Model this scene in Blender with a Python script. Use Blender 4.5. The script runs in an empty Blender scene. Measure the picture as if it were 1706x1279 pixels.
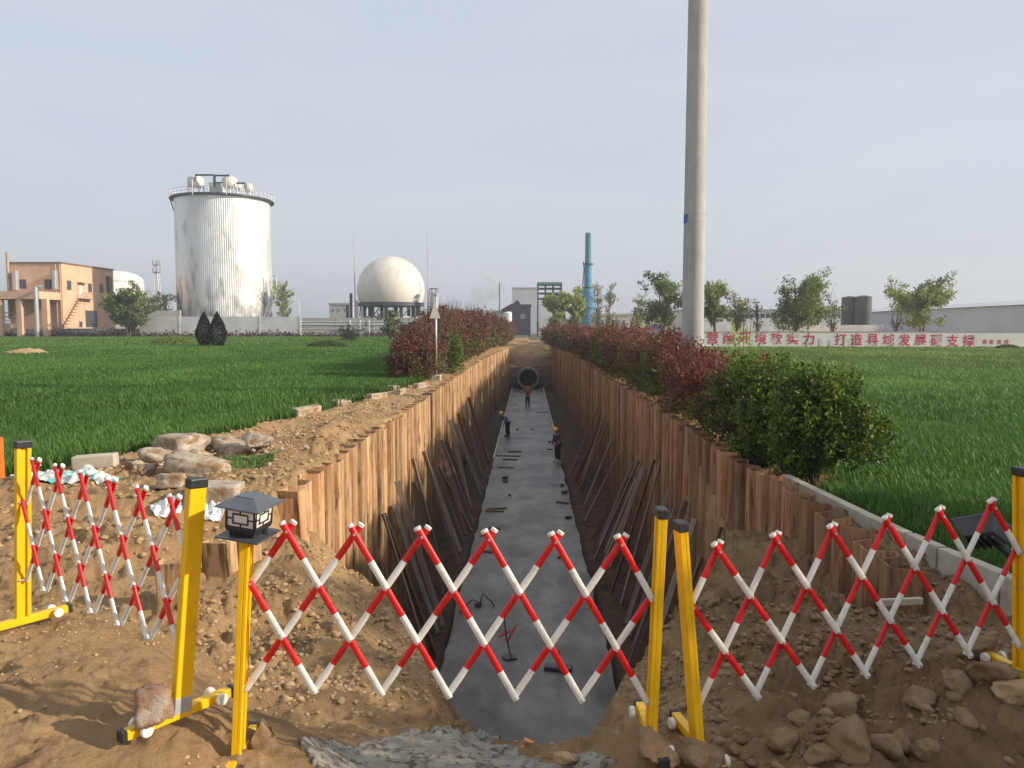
import bpy, bmesh, math, random
import numpy as np
from mathutils import Vector, Matrix
R = math.radians
random.seed(7)
rng = np.random.default_rng(11)
scene = bpy.context.scene
COL = scene.collection

# ------------------------------------------------------------------ camera
CAM_H, FPX, CX, CY = 2.25, 1280.0, 853.0, 639.5
PITCH, YAW = R(4.18), R(1.2)
cam_d = bpy.data.cameras.new("camera"); cam = bpy.data.objects.new("camera", cam_d); COL.objects.link(cam)
cam.location = (0, 0, CAM_H); cam.rotation_euler = (R(90) - PITCH, 0, YAW)
cam_d.sensor_width = 36.0; cam_d.lens = 36.0 * FPX / 1706.0
cam_d.clip_start = 0.05; cam_d.clip_end = 9000
scene.camera = cam
# ------------------------------------------------------------------ world, sun, exposure
SUN_EL, SUN_AZ = R(24.5), R(99)          # azimuth clockwise from +Y : the sun stands to the right
world = bpy.data.worlds.new("World"); scene.world = world; world.use_nodes = True
wn = world.node_tree; wn.nodes.clear()
wo = wn.nodes.new("ShaderNodeOutputWorld"); bg = wn.nodes.new("ShaderNodeBackground")
sky = wn.nodes.new("ShaderNodeTexSky"); sky.sky_type = 'NISHITA'; sky.sun_disc = False
sky.sun_elevation = SUN_EL; sky.sun_rotation = SUN_AZ
sky.air_density = 1.3; sky.dust_density = 3.5; sky.ozone_density = 1.5; sky.altitude = 200
mixw = wn.nodes.new("ShaderNodeMix"); mixw.data_type = 'RGBA'; mixw.inputs[0].default_value = 0.80
mixc = wn.nodes.new("ShaderNodeMix"); mixc.data_type = 'RGBA'
tcw = wn.nodes.new("ShaderNodeTexCoord"); mpw = wn.nodes.new("ShaderNodeMapping"); mpw.inputs['Scale'].default_value = (1.2, 1.2, 6.0)
nzw = wn.nodes.new("ShaderNodeTexNoise"); nzw.inputs['Scale'].default_value = 1.7; nzw.inputs['Detail'].default_value = 7; nzw.inputs['Distortion'].default_value = 0.6
crw = wn.nodes.new("ShaderNodeValToRGB"); crw.color_ramp.elements[0].position = 0.42; crw.color_ramp.elements[1].position = 0.75
crw.color_ramp.elements[0].color = (0, 0, 0, 1); crw.color_ramp.elements[1].color = (0.55, 0.55, 0.55, 1)
wn.links.new(tcw.outputs['Generated'], mpw.inputs[0]); wn.links.new(mpw.outputs[0], nzw.inputs[0]); wn.links.new(nzw.outputs[0], crw.inputs[0])
mixc.inputs[6].default_value = (5.7, 6.15, 6.95, 1); mixc.inputs[7].default_value = (7.0, 7.2, 7.5, 1)   # pale haze and thin cloud
wn.links.new(crw.outputs[0], mixc.inputs[0])
wn.links.new(sky.outputs[0], mixw.inputs[6]); wn.links.new(mixc.outputs[2], mixw.inputs[7])
bg.inputs[1].default_value = 0.085
wn.links.new(mixw.outputs[2], bg.inputs[0]); wn.links.new(bg.outputs[0], wo.inputs[0])
sun_d = bpy.data.lights.new("sun", 'SUN'); sun = bpy.data.objects.new("sun", sun_d); COL.objects.link(sun)
sun_d.energy = 3.9; sun_d.angle = R(1.2); sun_d.color = (1.0, 0.88, 0.72)
sd = Vector((math.sin(SUN_AZ) * math.cos(SUN_EL), math.cos(SUN_AZ) * math.cos(SUN_EL), math.sin(SUN_EL)))
sun.rotation_euler = sd.to_track_quat('Z', 'Y').to_euler(); sun.location = (30, 0, 40)
scene.render.engine = 'CYCLES'
scene.cycles.use_denoising = True
scene.cycles.max_bounces = 6; scene.cycles.volume_bounces = 0; scene.cycles.transparent_max_bounces = 6
scene.view_settings.view_transform = 'Standard'; scene.view_settings.look = 'None'
scene.view_settings.gamma = 1; scene.view_settings.use_curve_mapping = False
scene.view_settings.exposure = 0.52

# ------------------------------------------------------------------ photograph pixel -> place
_r = Vector((math.cos(YAW), math.sin(YAW), 0))
_f = Vector((-math.sin(YAW) * math.cos(PITCH), math.cos(YAW) * math.cos(PITCH), -math.sin(PITCH)))
_u = _r.cross(_f)
def ray(px, py): return _f + _r * ((px - CX) / FPX) + _u * ((CY - py) / FPX)
def at(px, py, Y):
    d = ray(px, py); t = Y / d.y
    return Vector((d.x * t, Y, CAM_H + d.z * t))
def gz(px, py, z=0.0):
    d = ray(px, py); t = (z - CAM_H) / d.z
    return Vector((d.x * t, d.y * t, z))

# ------------------------------------------------------------------ noise
def _hash(i, j, s):
    h = (i.astype(np.int64) * 374761393 + j.astype(np.int64) * 668265263 + s * 982451653) & 0xffffffff
    h = ((h ^ (h >> 13)) * 1274126177) & 0xffffffff
    return ((h ^ (h >> 16)) & 0xffff) / 65535.0
def vnoise(x, y, s=0):
    x = np.asarray(x, float); y = np.asarray(y, float)
    i = np.floor(x); j = np.floor(y); fx = x - i; fy = y - j
    fx = fx * fx * (3 - 2 * fx); fy = fy * fy * (3 - 2 * fy)
    a = _hash(i, j, s); b = _hash(i + 1, j, s); c = _hash(i, j + 1, s); d = _hash(i + 1, j + 1, s)
    return (a * (1 - fx) + b * fx) * (1 - fy) + (c * (1 - fx) + d * fx) * fy
def fbm(x, y, s=0, o=4):
    t = 0; a = 0.5; f = 1.0
    for k in range(o):
        t = t + a * vnoise(x * f + 17.3 * k, y * f - 9.1 * k, s + k); a *= 0.5; f *= 2.03
    return t / (1 - 0.5 ** o)

def worley(x, y, s=0, r=.75):
    """rounded lumps : 1 on a lump's crest, 0 in the joints; returns height and a per-lump random"""
    i0 = np.floor(x); j0 = np.floor(y); best = np.full(np.shape(x), 9.0); sec = np.full(np.shape(x), 9.0); rnd = np.zeros(np.shape(x))
    for di in (-1, 0, 1):
        for dj in (-1, 0, 1):
            i = i0 + di; j = j0 + dj; px_ = i + _hash(i, j, s); py_ = j + _hash(i, j, s + 7); d = np.hypot(x - px_, y - py_); q = _hash(i, j, s + 13)
            c = d < best; sec = np.where(c, best, np.minimum(sec, d)); rnd = np.where(c, q, rnd); best = np.where(c, d, best)
    return np.clip((sec - best) / .45, 0, 1) ** .6, rnd
# ------------------------------------------------------------------ materials
MATS = {}
def mat(name, c1, c2=None, scale=6.0, rough=0.8, bump=0.0, bscale=None, metal=0.0, detail=6, stretch=None, coord='Object',
        c3=None, s3=1.0, p3=(0.5, 0.7), spec=None, objrand=0.0, sheen=None, dist=0.02, transl=0.0, attr=None, ramp=(0.35, 0.65)):
    if name in MATS: return MATS[name]
    m = bpy.data.materials.new(name); m.use_nodes = True; nt = m.node_tree; N = nt.nodes; L = nt.links
    b = N['Principled BSDF']; b.inputs['Roughness'].default_value = rough; b.inputs['Metallic'].default_value = metal
    if spec is not None: b.inputs['Specular IOR Level'].default_value = spec
    tc = N.new("ShaderNodeTexCoord"); mp = N.new("ShaderNodeMapping"); L.new(tc.outputs[coord], mp.inputs[0])
    if coord == 'World':
        pass
    if stretch: mp.inputs['Scale'].default_value = stretch
    nz = N.new("ShaderNodeTexNoise"); nz.inputs['Scale'].default_value = scale; nz.inputs['Detail'].default_value = detail
    nz.inputs['Roughness'].default_value = 0.62
    L.new(mp.outputs[0], nz.inputs[0])
    out = None
    if attr:
        at_ = N.new("ShaderNodeAttribute"); at_.attribute_name = attr; out = at_.outputs['Color']
        if c2 is not None:
            mr = N.new("ShaderNodeMapRange"); mr.inputs[3].default_value = 0.7; mr.inputs[4].default_value = 1.3
            L.new(nz.outputs[0], mr.inputs[0])
            hv = N.new("ShaderNodeHueSaturation"); L.new(out, hv.inputs['Color']); L.new(mr.outputs[0], hv.inputs['Value']); out = hv.outputs[0]
    else:
        cr = N.new("ShaderNodeValToRGB"); cr.color_ramp.elements[0].position = ramp[0]; cr.color_ramp.elements[1].position = ramp[1]
        cr.color_ramp.elements[0].color = (*c1, 1); cr.color_ramp.elements[1].color = (*(c2 or c1), 1)
        L.new(nz.outputs[0], cr.inputs[0]); out = cr.outputs[0]
    if c3 is not None:
        n3 = N.new("ShaderNodeTexNoise"); n3.inputs['Scale'].default_value = s3; n3.inputs['Detail'].default_value = 8
        n3.inputs['Roughness'].default_value = 0.65
        L.new(mp.outputs[0], n3.inputs[0])
        r3 = N.new("ShaderNodeValToRGB"); r3.color_ramp.elements[0].position = p3[0]; r3.color_ramp.elements[1].position = p3[1]
        L.new(n3.outputs[0], r3.inputs[0])
        mx = N.new("ShaderNodeMix"); mx.data_type = 'RGBA'; L.new(r3.outputs[0], mx.inputs[0]); L.new(out, mx.inputs[6])
        mx.inputs[7].default_value = (*c3, 1); out = mx.outputs[2]
    if objrand:
        oi = N.new("ShaderNodeObjectInfo"); mr = N.new("ShaderNodeMapRange"); mr.inputs[3].default_value = 1 - objrand; mr.inputs[4].default_value = 1 + objrand
        L.new(oi.outputs['Random'], mr.inputs[0]); hv = N.new("ShaderNodeHueSaturation"); L.new(out, hv.inputs['Color']); L.new(mr.outputs[0], hv.inputs['Value']); out = hv.outputs[0]
    L.new(out, b.inputs['Base Color'])
    if bump:
        nb = N.new("ShaderNodeTexNoise"); nb.inputs['Scale'].default_value = bscale or scale * 4; nb.inputs['Detail'].default_value = 8
        nb.inputs['Roughness'].default_value = 0.7
        L.new(mp.outputs[0], nb.inputs[0]); bp = N.new("ShaderNodeBump"); bp.inputs['Strength'].default_value = bump; bp.inputs['Distance'].default_value = dist
        L.new(nb.outputs[0], bp.inputs['Height']); L.new(bp.outputs[0], b.inputs['Normal'])
    if transl:
        tr = N.new("ShaderNodeBsdfTranslucent"); ms = N.new("ShaderNodeMixShader"); ms.inputs[0].default_value = transl
        L.new(out, tr.inputs[0]); L.new(b.outputs[0], ms.inputs[1]); L.new(tr.outputs[0], ms.inputs[2])
        L.new(ms.outputs[0], N['Material Output'].inputs[0])
    MATS[name] = m
    return m

M_soil = mat('soil', (0.29, 0.17, 0.082), (0.43, 0.275, 0.145), 1.3, 0.95, 0.9, 14, coord='Object', c3=(0.19, 0.105, 0.052), s3=2.6, p3=(0.52, 0.72), spec=0.15, dist=0.03)
M_clod = mat('clod', (0.20, 0.13, 0.072), (0.37, 0.25, 0.145), 3.0, 0.95, 0.9, 30, c3=(0.16, 0.095, 0.05), s3=5, spec=0.12, dist=0.01)
M_clod2 = mat('clod_dry', (0.37, 0.25, 0.135), (0.52, 0.37, 0.21), 4.0, 0.95, 0.9, 40, c3=(0.24, 0.15, 0.085), s3=6, spec=0.12, dist=0.008)
M_mudbrown = mat('trench_mud', (0.06, 0.042, 0.03), (0.12, 0.08, 0.05), 2.0, 0.9, 0.8, 12, spec=0.3, dist=0.03)
M_conc_slab = mat('wet_concrete', (0.115, 0.106, 0.096), (0.235, 0.22, 0.20), 1.1, 0.48, 0.35, 9, stretch=(1, .55, 1), detail=9, c3=(0.060, 0.054, 0.048), s3=0.7, p3=(0.46, 0.66), dist=0.01, spec=0.5)
M_conc = mat('concrete', (0.42, 0.365, 0.285), (0.58, 0.51, 0.41), 2.0, 0.9, 0.4, 30, c3=(0.25, 0.20, 0.15), s3=1.5, p3=(0.55, 0.75), dist=0.008, spec=0.2)
M_rubble = mat('rubble_concrete', (0.36, 0.30, 0.22), (0.56, 0.50, 0.41), 3.0, 0.92, 0.9, 18, c3=(0.27, 0.17, 0.09), s3=4, p3=(0.45, 0.62), spec=0.15, dist=0.02)
M_mortar = mat('grey_mortar', (0.27, 0.24, 0.19), (0.42, 0.385, 0.315), 9, 0.9, 1.0, 30, c3=(0.10, 0.09, 0.06), s3=16, p3=(0.50, 0.62), dist=0.02, spec=0.2)
M_pole = mat('pole_concrete', (0.36, 0.355, 0.33), (0.47, 0.465, 0.44), 1.6, 0.85, 0.25, 20, stretch=(1, 1, 0.35), c3=(0.60, 0.59, 0.56), s3=1.3, p3=(0.55, 0.8), dist=0.006, spec=0.25)
M_yellow = mat('yellow_paint', (0.90, 0.53, 0.006), (0.82, 0.46, 0.005), 5, 0.38, 0.05, 60, c3=(0.50, 0.31, 0.07), s3=9, p3=(0.57, 0.80), spec=0.5)
M_red = mat('red_reflective', (0.72, 0.012, 0.016), (0.60, 0.01, 0.014), 12, 0.30, 0.03, 60, c3=(0.33, 0.09, 0.05), s3=26, p3=(0.56, 0.8))
M_white = mat('white_plastic', (0.80, 0.78, 0.72), (0.70, 0.68, 0.61), 9, 0.42, 0.03, 60, c3=(0.42, 0.33, 0.22), s3=20, p3=(0.54, 0.82))
M_black = mat('black_plastic', (0.018, 0.018, 0.02), (0.03, 0.03, 0.032), 20, 0.45, 0.1, 60)
M_dgrey = mat('dark_metal', (0.045, 0.05, 0.06), (0.07, 0.075, 0.085), 8, 0.45, 0.1, 60)
M_tape = mat('grey_tape', (0.34, 0.35, 0.36), (0.42, 0.43, 0.44), 20, 0.5, 0.2, 60)
M_steel = mat('galvanised', (0.45, 0.46, 0.47), (0.58, 0.59, 0.60), 6, 0.45, 0.1, 40, metal=0.5)
M_frost = mat('frosted_panel', (0.74, 0.72, 0.68), (0.66, 0.64, 0.60), 6, 0.5, 0.0)
M_wood = mat('grey_timber', (0.15, 0.12, 0.095), (0.29, 0.235, 0.19), 4, 0.85, 0.5, 30, stretch=(6, 6, 0.5), objrand=0.40, dist=0.006, spec=0.2)
M_wood2 = mat('red_timber', (0.13, 0.07, 0.048), (0.20, 0.11, 0.075), 4, 0.85, 0.5, 30, stretch=(6, 6, 0.5), objrand=0.30, dist=0.006, spec=0.2)
M_white_far = mat('white_wash', (0.62, 0.61, 0.58), (0.74, 0.73, 0.70), 0.4, 0.9, 0.1, 4, c3=(0.47, 0.45, 0.42), s3=0.25, p3=(0.5, 0.8))
M_greywall = mat('grey_render', (0.40, 0.39, 0.36), (0.50, 0.48, 0.44), 0.4, 0.9, 0.1, 4, c3=(0.30, 0.29, 0.27), s3=0.3, p3=(0.5, 0.8))
M_slogan = mat('slogan_red', (0.62, 0.025, 0.045), (0.52, 0.03, 0.045), 3, 0.7)
M_glass = mat('dark_glass', (0.03, 0.045, 0.06), (0.05, 0.07, 0.09), 0.5, 0.12)
M_bark = mat('bark', (0.10, 0.075, 0.055), (0.18, 0.14, 0.105), 6, 0.95, 0.5, 20, stretch=(3, 3, 0.7))
M_leaf = mat('leaf', (0, 0, 0), None, 3, 0.42, attr='Col', transl=0.34, spec=0.22)
M_farleaf = mat('far_leaf', (0, 0, 0), None, 3, 0.7, attr='Col', transl=0.3, spec=0.2)
M_wheat = mat('wheat', (0, 0, 0), None, 3, 0.5, attr='Col', transl=0.28, spec=0.3)

def pile_material(name, lit, mid, dark):
    m = bpy.data.materials.new(name); m.use_nodes = True; nt = m.node_tree; N = nt.nodes; L = nt.links
    b = N['Principled BSDF']; b.inputs['Roughness'].default_value = 0.82; b.inputs['Specular IOR Level'].default_value = 0.25
    geo = N.new("ShaderNodeNewGeometry")
    def nz(sc, scale, det=7):
        mp = N.new("ShaderNodeMapping"); mp.inputs['Scale'].default_value = sc; L.new(geo.outputs['Position'], mp.inputs[0])
        n = N.new("ShaderNodeTexNoise"); n.inputs['Scale'].default_value = scale; n.inputs['Detail'].default_value = det; n.inputs['Roughness'].default_value = 0.65
        L.new(mp.outputs[0], n.inputs[0]); return n
    n1 = nz((1, 1, 0.13), 8); cr = N.new("ShaderNodeValToRGB"); e = cr.color_ramp.elements
    e[0].position = 0.37; e[0].color = (*mid, 1); e[1].position = 0.59; e[1].color = (*lit, 1)
    L.new(n1.outputs[0], cr.inputs[0])
    n2 = nz((2.4, 2.4, 0.30), 4.0, 9); c2 = N.new("ShaderNodeValToRGB"); c2.color_ramp.elements[0].position = 0.525; c2.color_ramp.elements[1].position = 0.64
    L.new(n2.outputs[0], c2.inputs[0]); mx = N.new("ShaderNodeMix"); mx.data_type = 'RGBA'
    L.new(c2.outputs[0], mx.inputs[0]); L.new(cr.outputs[0], mx.inputs[6]); mx.inputs[7].default_value = (*dark, 1)
    n3 = nz((1, 1, 1), 1.1); c3 = N.new("ShaderNodeValToRGB"); c3.color_ramp.elements[0].position = 0.5; c3.color_ramp.elements[1].position = 0.72
    L.new(n3.outputs[0], c3.inputs[0]); m3 = N.new("ShaderNodeMix"); m3.data_type = 'RGBA'; m3.inputs[7].default_value = (0.34, 0.135, 0.045, 1)
    ml = N.new("ShaderNodeMath"); ml.operation = 'MULTIPLY'; ml.inputs[1].default_value = 0.65; L.new(c3.outputs[0], ml.inputs[0])
    L.new(ml.outputs[0], m3.inputs[0]); L.new(mx.outputs[2], m3.inputs[6])
    oi = N.new("ShaderNodeObjectInfo"); mr = N.new("ShaderNodeMapRange"); mr.inputs[3].default_value = 0.60; mr.inputs[4].default_value = 1.30
    L.new(oi.outputs['Random'], mr.inputs[0]); hv = N.new("ShaderNodeHueSaturation"); L.new(m3.outputs[2], hv.inputs['Color']); L.new(mr.outputs[0], hv.inputs['Value'])
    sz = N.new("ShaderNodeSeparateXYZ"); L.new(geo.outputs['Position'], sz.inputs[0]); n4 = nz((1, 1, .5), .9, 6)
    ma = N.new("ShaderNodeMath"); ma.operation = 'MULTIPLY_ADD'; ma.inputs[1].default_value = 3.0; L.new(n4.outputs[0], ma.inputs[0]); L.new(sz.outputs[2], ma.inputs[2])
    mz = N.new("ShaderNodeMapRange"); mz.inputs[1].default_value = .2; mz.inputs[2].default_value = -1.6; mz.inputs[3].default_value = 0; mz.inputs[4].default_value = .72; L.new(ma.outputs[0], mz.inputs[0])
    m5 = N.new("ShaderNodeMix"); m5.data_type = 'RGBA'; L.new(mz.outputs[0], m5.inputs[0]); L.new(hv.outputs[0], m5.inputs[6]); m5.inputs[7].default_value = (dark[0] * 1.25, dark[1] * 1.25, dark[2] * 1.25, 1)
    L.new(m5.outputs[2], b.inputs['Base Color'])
    bp = N.new("ShaderNodeBump"); bp.inputs['Strength'].default_value = 0.7; bp.inputs['Distance'].default_value = 0.02
    nb = nz((1, 1, 0.5), 16, 8); L.new(nb.outputs[0], bp.inputs['Height']); L.new(bp.outputs[0], b.inputs['Normal'])
    return m
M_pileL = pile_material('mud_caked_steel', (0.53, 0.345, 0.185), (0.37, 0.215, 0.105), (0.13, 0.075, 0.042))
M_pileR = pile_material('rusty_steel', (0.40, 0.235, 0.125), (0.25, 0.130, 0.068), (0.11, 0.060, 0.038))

# ------------------------------------------------------------------ object helpers
def tag(o, label=None, cat=None, group=None, kind=None):
    if label: o['label'] = label
    if cat: o['category'] = cat
    if group: o['group'] = group
    if kind: o['kind'] = kind
    return o
def empty(name, loc=(0, 0, 0), rz=0.0, label=None, cat=None, group=None):
    o = bpy.data.objects.new(name, None); COL.objects.link(o); o.empty_display_size = 0.2
    o.location = loc; o.rotation_euler = (0, 0, rz); return tag(o, label, cat, group)
def npobj(name, V, F, m=None, parent=None, cols=None, smooth=False, mats=None, midx=None, loc=None):
    """F : array (n,k) of equal-size faces or a list of such arrays."""
    me = bpy.data.meshes.new(name); V = np.asarray(V, np.float32)
    if not isinstance(F, list): F = [F]
    F = [np.asarray(f, np.int32) for f in F if len(f)]
    li = np.concatenate([f.ravel() for f in F]); tot = np.concatenate([np.full(len(f), f.shape[1], np.int32) for f in F])
    st = np.concatenate([[0], np.cumsum(tot)[:-1]]).astype(np.int32)
    me.vertices.add(len(V)); me.vertices.foreach_set('co', V.ravel())
    me.loops.add(len(li)); me.loops.foreach_set('vertex_index', li)
    me.polygons.add(len(tot)); me.polygons.foreach_set('loop_start', st); me.polygons.foreach_set('loop_total', tot)
    if smooth: me.polygons.foreach_set('use_smooth', np.ones(len(tot), bool))
    for mm in (mats or ([m] if m else [])): me.materials.append(mm)
    if midx is not None: me.polygons.foreach_set('material_index', np.asarray(midx, np.int32))
    me.update(calc_edges=True)
    if cols is not None:
        a = me.color_attributes.new('Col', 'FLOAT_COLOR', 'POINT')
        c = np.ones((len(V), 4), np.float32); c[:, :3] = cols; a.data.foreach_set('color', c.ravel())
    o = bpy.data.objects.new(name, me); COL.objects.link(o)
    if parent: o.parent = parent
    if loc is not None: o.location = loc
    return o
class MB:
    """collects shapes, links them as ONE mesh"""
    def __init__(s): s.v = []; s.f = []; s.mi = []; s.k = 0
    def add(s, vs, fs, mi=0):
        s.v += [tuple(v) for v in vs]; s.f += [tuple(i + s.k for i in f) for f in fs]; s.mi += [mi] * len(fs); s.k += len(vs); return s
    def box(s, c, d, rz=0.0, mi=0, M=None):
        hx, hy, hz = d[0] / 2, d[1] / 2, d[2] / 2; vs = []
        for x, y, z in ((-1,-1,-1),(1,-1,-1),(1,1,-1),(-1,1,-1),(-1,-1,1),(1,-1,1),(1,1,1),(-1,1,1)):
            p = Vector((x * hx, y * hy, z * hz))
            if M is not None: p = M @ p
            elif rz: p = Matrix.Rotation(rz, 3, 'Z') @ p
            vs.append(p + Vector(c))
        return s.add(vs, [(0,3,2,1),(4,5,6,7),(0,1,5,4),(1,2,6,5),(2,3,7,6),(3,0,4,7)], mi)
    def box2(s, a, b, mi=0):
        return s.box([(a[i] + b[i]) / 2 for i in range(3)], [abs(b[i] - a[i]) for i in range(3)], mi=mi)
    def tube(s, pts, rad, n=8, mi=0, caps=True, ax=None):
        """rad number or list; ax=(rx scale, vec) squashes the section"""
        pts = [Vector(p) for p in pts]; rings = []
        if not isinstance(rad, (list, tuple)): rad = [rad] * len(pts)
        prev = None
        for i, p in enumerate(pts):
            t = (pts[min(i + 1, len(pts) - 1)] - pts[max(i - 1, 0)]).normalized()
            if ax: a = Vector(ax[1]); a = (a - t * a.dot(t)).normalized()
            elif prev is not None: a = (prev - t * prev.dot(t)).normalized()
            else:
                a = Vector((0, 0, 1)) if abs(t.z) < 0.9 else Vector((1, 0, 0)); a = (a - t * a.dot(t)).normalized()
            prev = a; b = t.cross(a); sq = ax[0] if ax else 1.0
            rings.append([p + a * (math.cos(2 * math.pi * k / n) * rad[i] * sq) + b * (math.sin(2 * math.pi * k / n) * rad[i]) for k in range(n)])
        vs = [v for r in rings for v in r]; fs = []
        for i in range(len(pts) - 1):
            for k in range(n):
                fs.append((i * n + k, i * n + (k + 1) % n, (i + 1) * n + (k + 1) % n, (i + 1) * n + k))
        if caps: fs.append(tuple(range(n - 1, -1, -1))); fs.append(tuple(range((len(pts) - 1) * n, len(pts) * n)))
        return s.add(vs, fs, mi)
    def lathe(s, prof, c=(0, 0, 0), n=32, mi=0, caps=True, rmod=None):
        vs = []; fs = []
        for (r, z) in prof:
            for k in range(n):
                a = 2 * math.pi * k / n; rr = r * (rmod(k) if rmod else 1)
                vs.append((c[0] + rr * math.cos(a), c[1] + rr * math.sin(a), c[2] + z))
        for i in range(len(prof) - 1):
            for k in range(n): fs.append((i * n + k, i * n + (k + 1) % n, (i + 1) * n + (k + 1) % n, (i + 1) * n + k))
        if caps: fs.append(tuple(range(n - 1, -1, -1))); fs.append(tuple(range((len(prof) - 1) * n, len(prof) * n)))
        return s.add(vs, fs, mi)
    def prism(s, xy, z0, z1, mi=0):
        n = len(xy); z0 = z0 if isinstance(z0, (list, tuple)) else [z0] * n; z1 = z1 if isinstance(z1, (list, tuple)) else [z1] * n
        vs = [(p[0], p[1], z0[i]) for i, p in enumerate(xy)] + [(p[0], p[1], z1[i]) for i, p in enumerate(xy)]
        fs = [tuple(range(n - 1, -1, -1)), tuple(range(n, 2 * n))] + [(i, (i + 1) % n, n + (i + 1) % n, n + i) for i in range(n)]
        return s.add(vs, fs, mi)
    def build(s, name, m, parent=None, smooth=False, bevel=0.0, loc=None, seg=1):
        me = bpy.data.meshes.new(name); me.from_pydata(s.v, [], s.f)
        for mm in (m if isinstance(m, (list, tuple)) else [m]): me.materials.append(mm)
        me.polygons.foreach_set('material_index', s.mi)
        if smooth: me.polygons.foreach_set('use_smooth', [True] * len(me.polygons))
        bm = bmesh.new(); bm.from_mesh(me); bmesh.ops.recalc_face_normals(bm, faces=bm.faces); bm.to_mesh(me); bm.free()
        me.update(); o = bpy.data.objects.new(name, me); COL.objects.link(o)
        if parent: o.parent = parent
        if loc is not None: o.location = loc
        if bevel:
            b = o.modifiers.new('bevel', 'BEVEL'); b.width = bevel; b.segments = seg; b.limit_method = 'ANGLE'
        return o
def copy_tree(o, parent=None):
    c = o.copy(); COL.objects.link(c); c.parent = parent
    for ch in list(o.children): copy_tree(ch, c)
    return c

# ------------------------------------------------------------------ layout of the place
FLOOR = -4.72; SLAB = -4.65
YEND = 87.5
def Lx(Y):   # inner face of left sheet-pile wall
    return np.interp(Y, [0, 53, YEND], [-3.2, -3.2, -2.15])
def Rx(Y):
    return np.interp(Y, [0, 56, YEND], [3.5, 3.5, 2.75])
RIM = [(515, 886, 11.0), (537, 908, 11.3), (575, 957, 11.2), (620, 983, 10.5), (650, 1010, 9.0), (687, 1077, 7.5), (721, 1174, 6.0), (719, 1207, 5.3),
       (811, 1227, 4.72), (909, 1240, 4.62), (988, 1237, 4.7), (1024, 1217, 5.0), (1040, 1155, 5.8), (1080, 1096, 6.6), (1106, 1063, 7.2),
       (1168, 987, 8.5), (1216, 950, 9.8), (1226, 906, 12.6)]
RIM3 = [at(*p) for p in RIM]
ctrl = [(p.x, p.y, p.z) for p in RIM3]
for px, py, Y in ((38, 1040, 4.95), (300, 1200, 3.76), (395, 1275, 3.73), (1085, 1232, 3.85), (1160, 1250, 3.9), (1697, 1125, 4.35),
                  (150, 1110, 4.3), (0, 1250, 3.4), (700, 1275, 4.2), (1400, 1279, 3.7), (1290, 895, 11.0), (1344, 921, 9.7), (1381, 965, 8.9),
                  (1440, 1031, 7.95), (1560, 1030, 7.0), (1300, 1060, 6.2), (1500, 1100, 5.6), (1640, 1080, 5.2), (1250, 1150, 4.9), (1350, 980, 7.8),
                  (355, 958, 8.0), (285, 1000, 7.2), (200, 880, 8.8), (440, 900, 9.2), (520, 1050, 7.2), (600, 1120, 6.1), (500, 1180, 4.9), (450, 980, 7.8)):
    p = at(px, py, Y); ctrl.append((p.x, p.y, p.z))
ctrl += [(-9, 6, .25), (-9, 2, .25), (0, 1, .1), (5, 1, .1), (10, 3, .1), (-3, 1, .25), (10, 6, -.1), (-7.5, 11, .0), (-5, 12, 0.0), (-4, 11, -.02), (-3.6, 12.5, -.02),
         (-6, 15, 0), (-4, 18, 0), (6, 9, -.3), (9, 10, -.28), (5.2, 7.2, -.3), (-12, 12, 0), (-14, 4, .2), (14, 14, -.25), (7, 14, -.25), (0, -3, .1)]
ctrl = np.array(ctrl)
def plateau(x, y):
    x = np.asarray(x, float); y = np.asarray(y, float); w = np.zeros_like(x); s = np.zeros_like(x)
    for cx_, cy_, cz_ in ctrl:
        ww = 1.0 / ((x - cx_) ** 2 + (y - cy_) ** 2 + 0.06) ** 1.8; w += ww; s += ww * cz_
    g = s / w
    far = np.clip((y - 13) / 8.0, 0, 1); rz_ = np.interp(y, [0, 22, 70, 90, 5000], [-.32, -.32, -.14, -.12, -.12]); farv = np.where(x > 0, rz_, -0.02)
    g = g * (1 - far) + farv * far
    # behind the right-hand wall the soil stands higher than in front of it
    back = np.clip((x - (Rx(y) + 0.1)) / 0.12, 0, 1) * np.clip((y - 7.1) / 0.4, 0, 1)
    kx = kerb_x(y); inner = np.where((x < kx) & (y < 20), -0.22, rz_)
    g = g * (1 - back) + inner * back
    g = g + np.clip((y - 60) / 90, 0, 1) * np.where(x < 0, 0.37, 0.0)
    lb = np.clip(((Lx(y) - 0.12) - x) / 0.15, 0, 1) * np.clip((y - 9.8) / 0.3, 0, 1) * (y < 14)
    g = g * (1 - lb) + np.maximum(g, -0.03) * lb
    return g
def kerb_x(y): return np.interp(y, [3, 4.9, 6.6, 8.3, 11.9, 14, 400], [5.6, 4.98, 4.50, 4.20, 3.98, 3.9, 3.9])
def left_field_x(y): return np.interp(y, [11, 12.5, 17, 19.3, 23.5, 33, 40, 88, 160], [-7.9, -7.5, -6.4, -6.1, -5.1, -4.6, -5.9, -6.0, -6.0])
def right_field_x(y): return np.interp(y, [3, 6.6, 11.9, 13, 90], [5.9, 4.72, 4.5, 5.3, 5.7])
def field_mask(x, y):
    jl = (vnoise(x * 1.5, y * 1.5, 41) - .5) * .5
    l = (x < left_field_x(y) + jl) & (y > 11.3 + jl) & (y < 150)
    r = (x > right_field_x(y) + 0.3 * jl) & (y > 4.2) & (y < 89.5)
    return l | r
def pit_poly():
    pts = [(p.x, p.y) for p in RIM3]
    poly = list(pts)
    for Y in (20, 40, 56, YEND + 0.6): poly.append((float(Rx(Y)) + .06, Y))
    for Y in (YEND + 0.6, 53, 30, 11.0): poly.append((float(Lx(Y)) - .06, Y))
    return pts, poly
RIMXY, PITPOLY = pit_poly()
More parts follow.
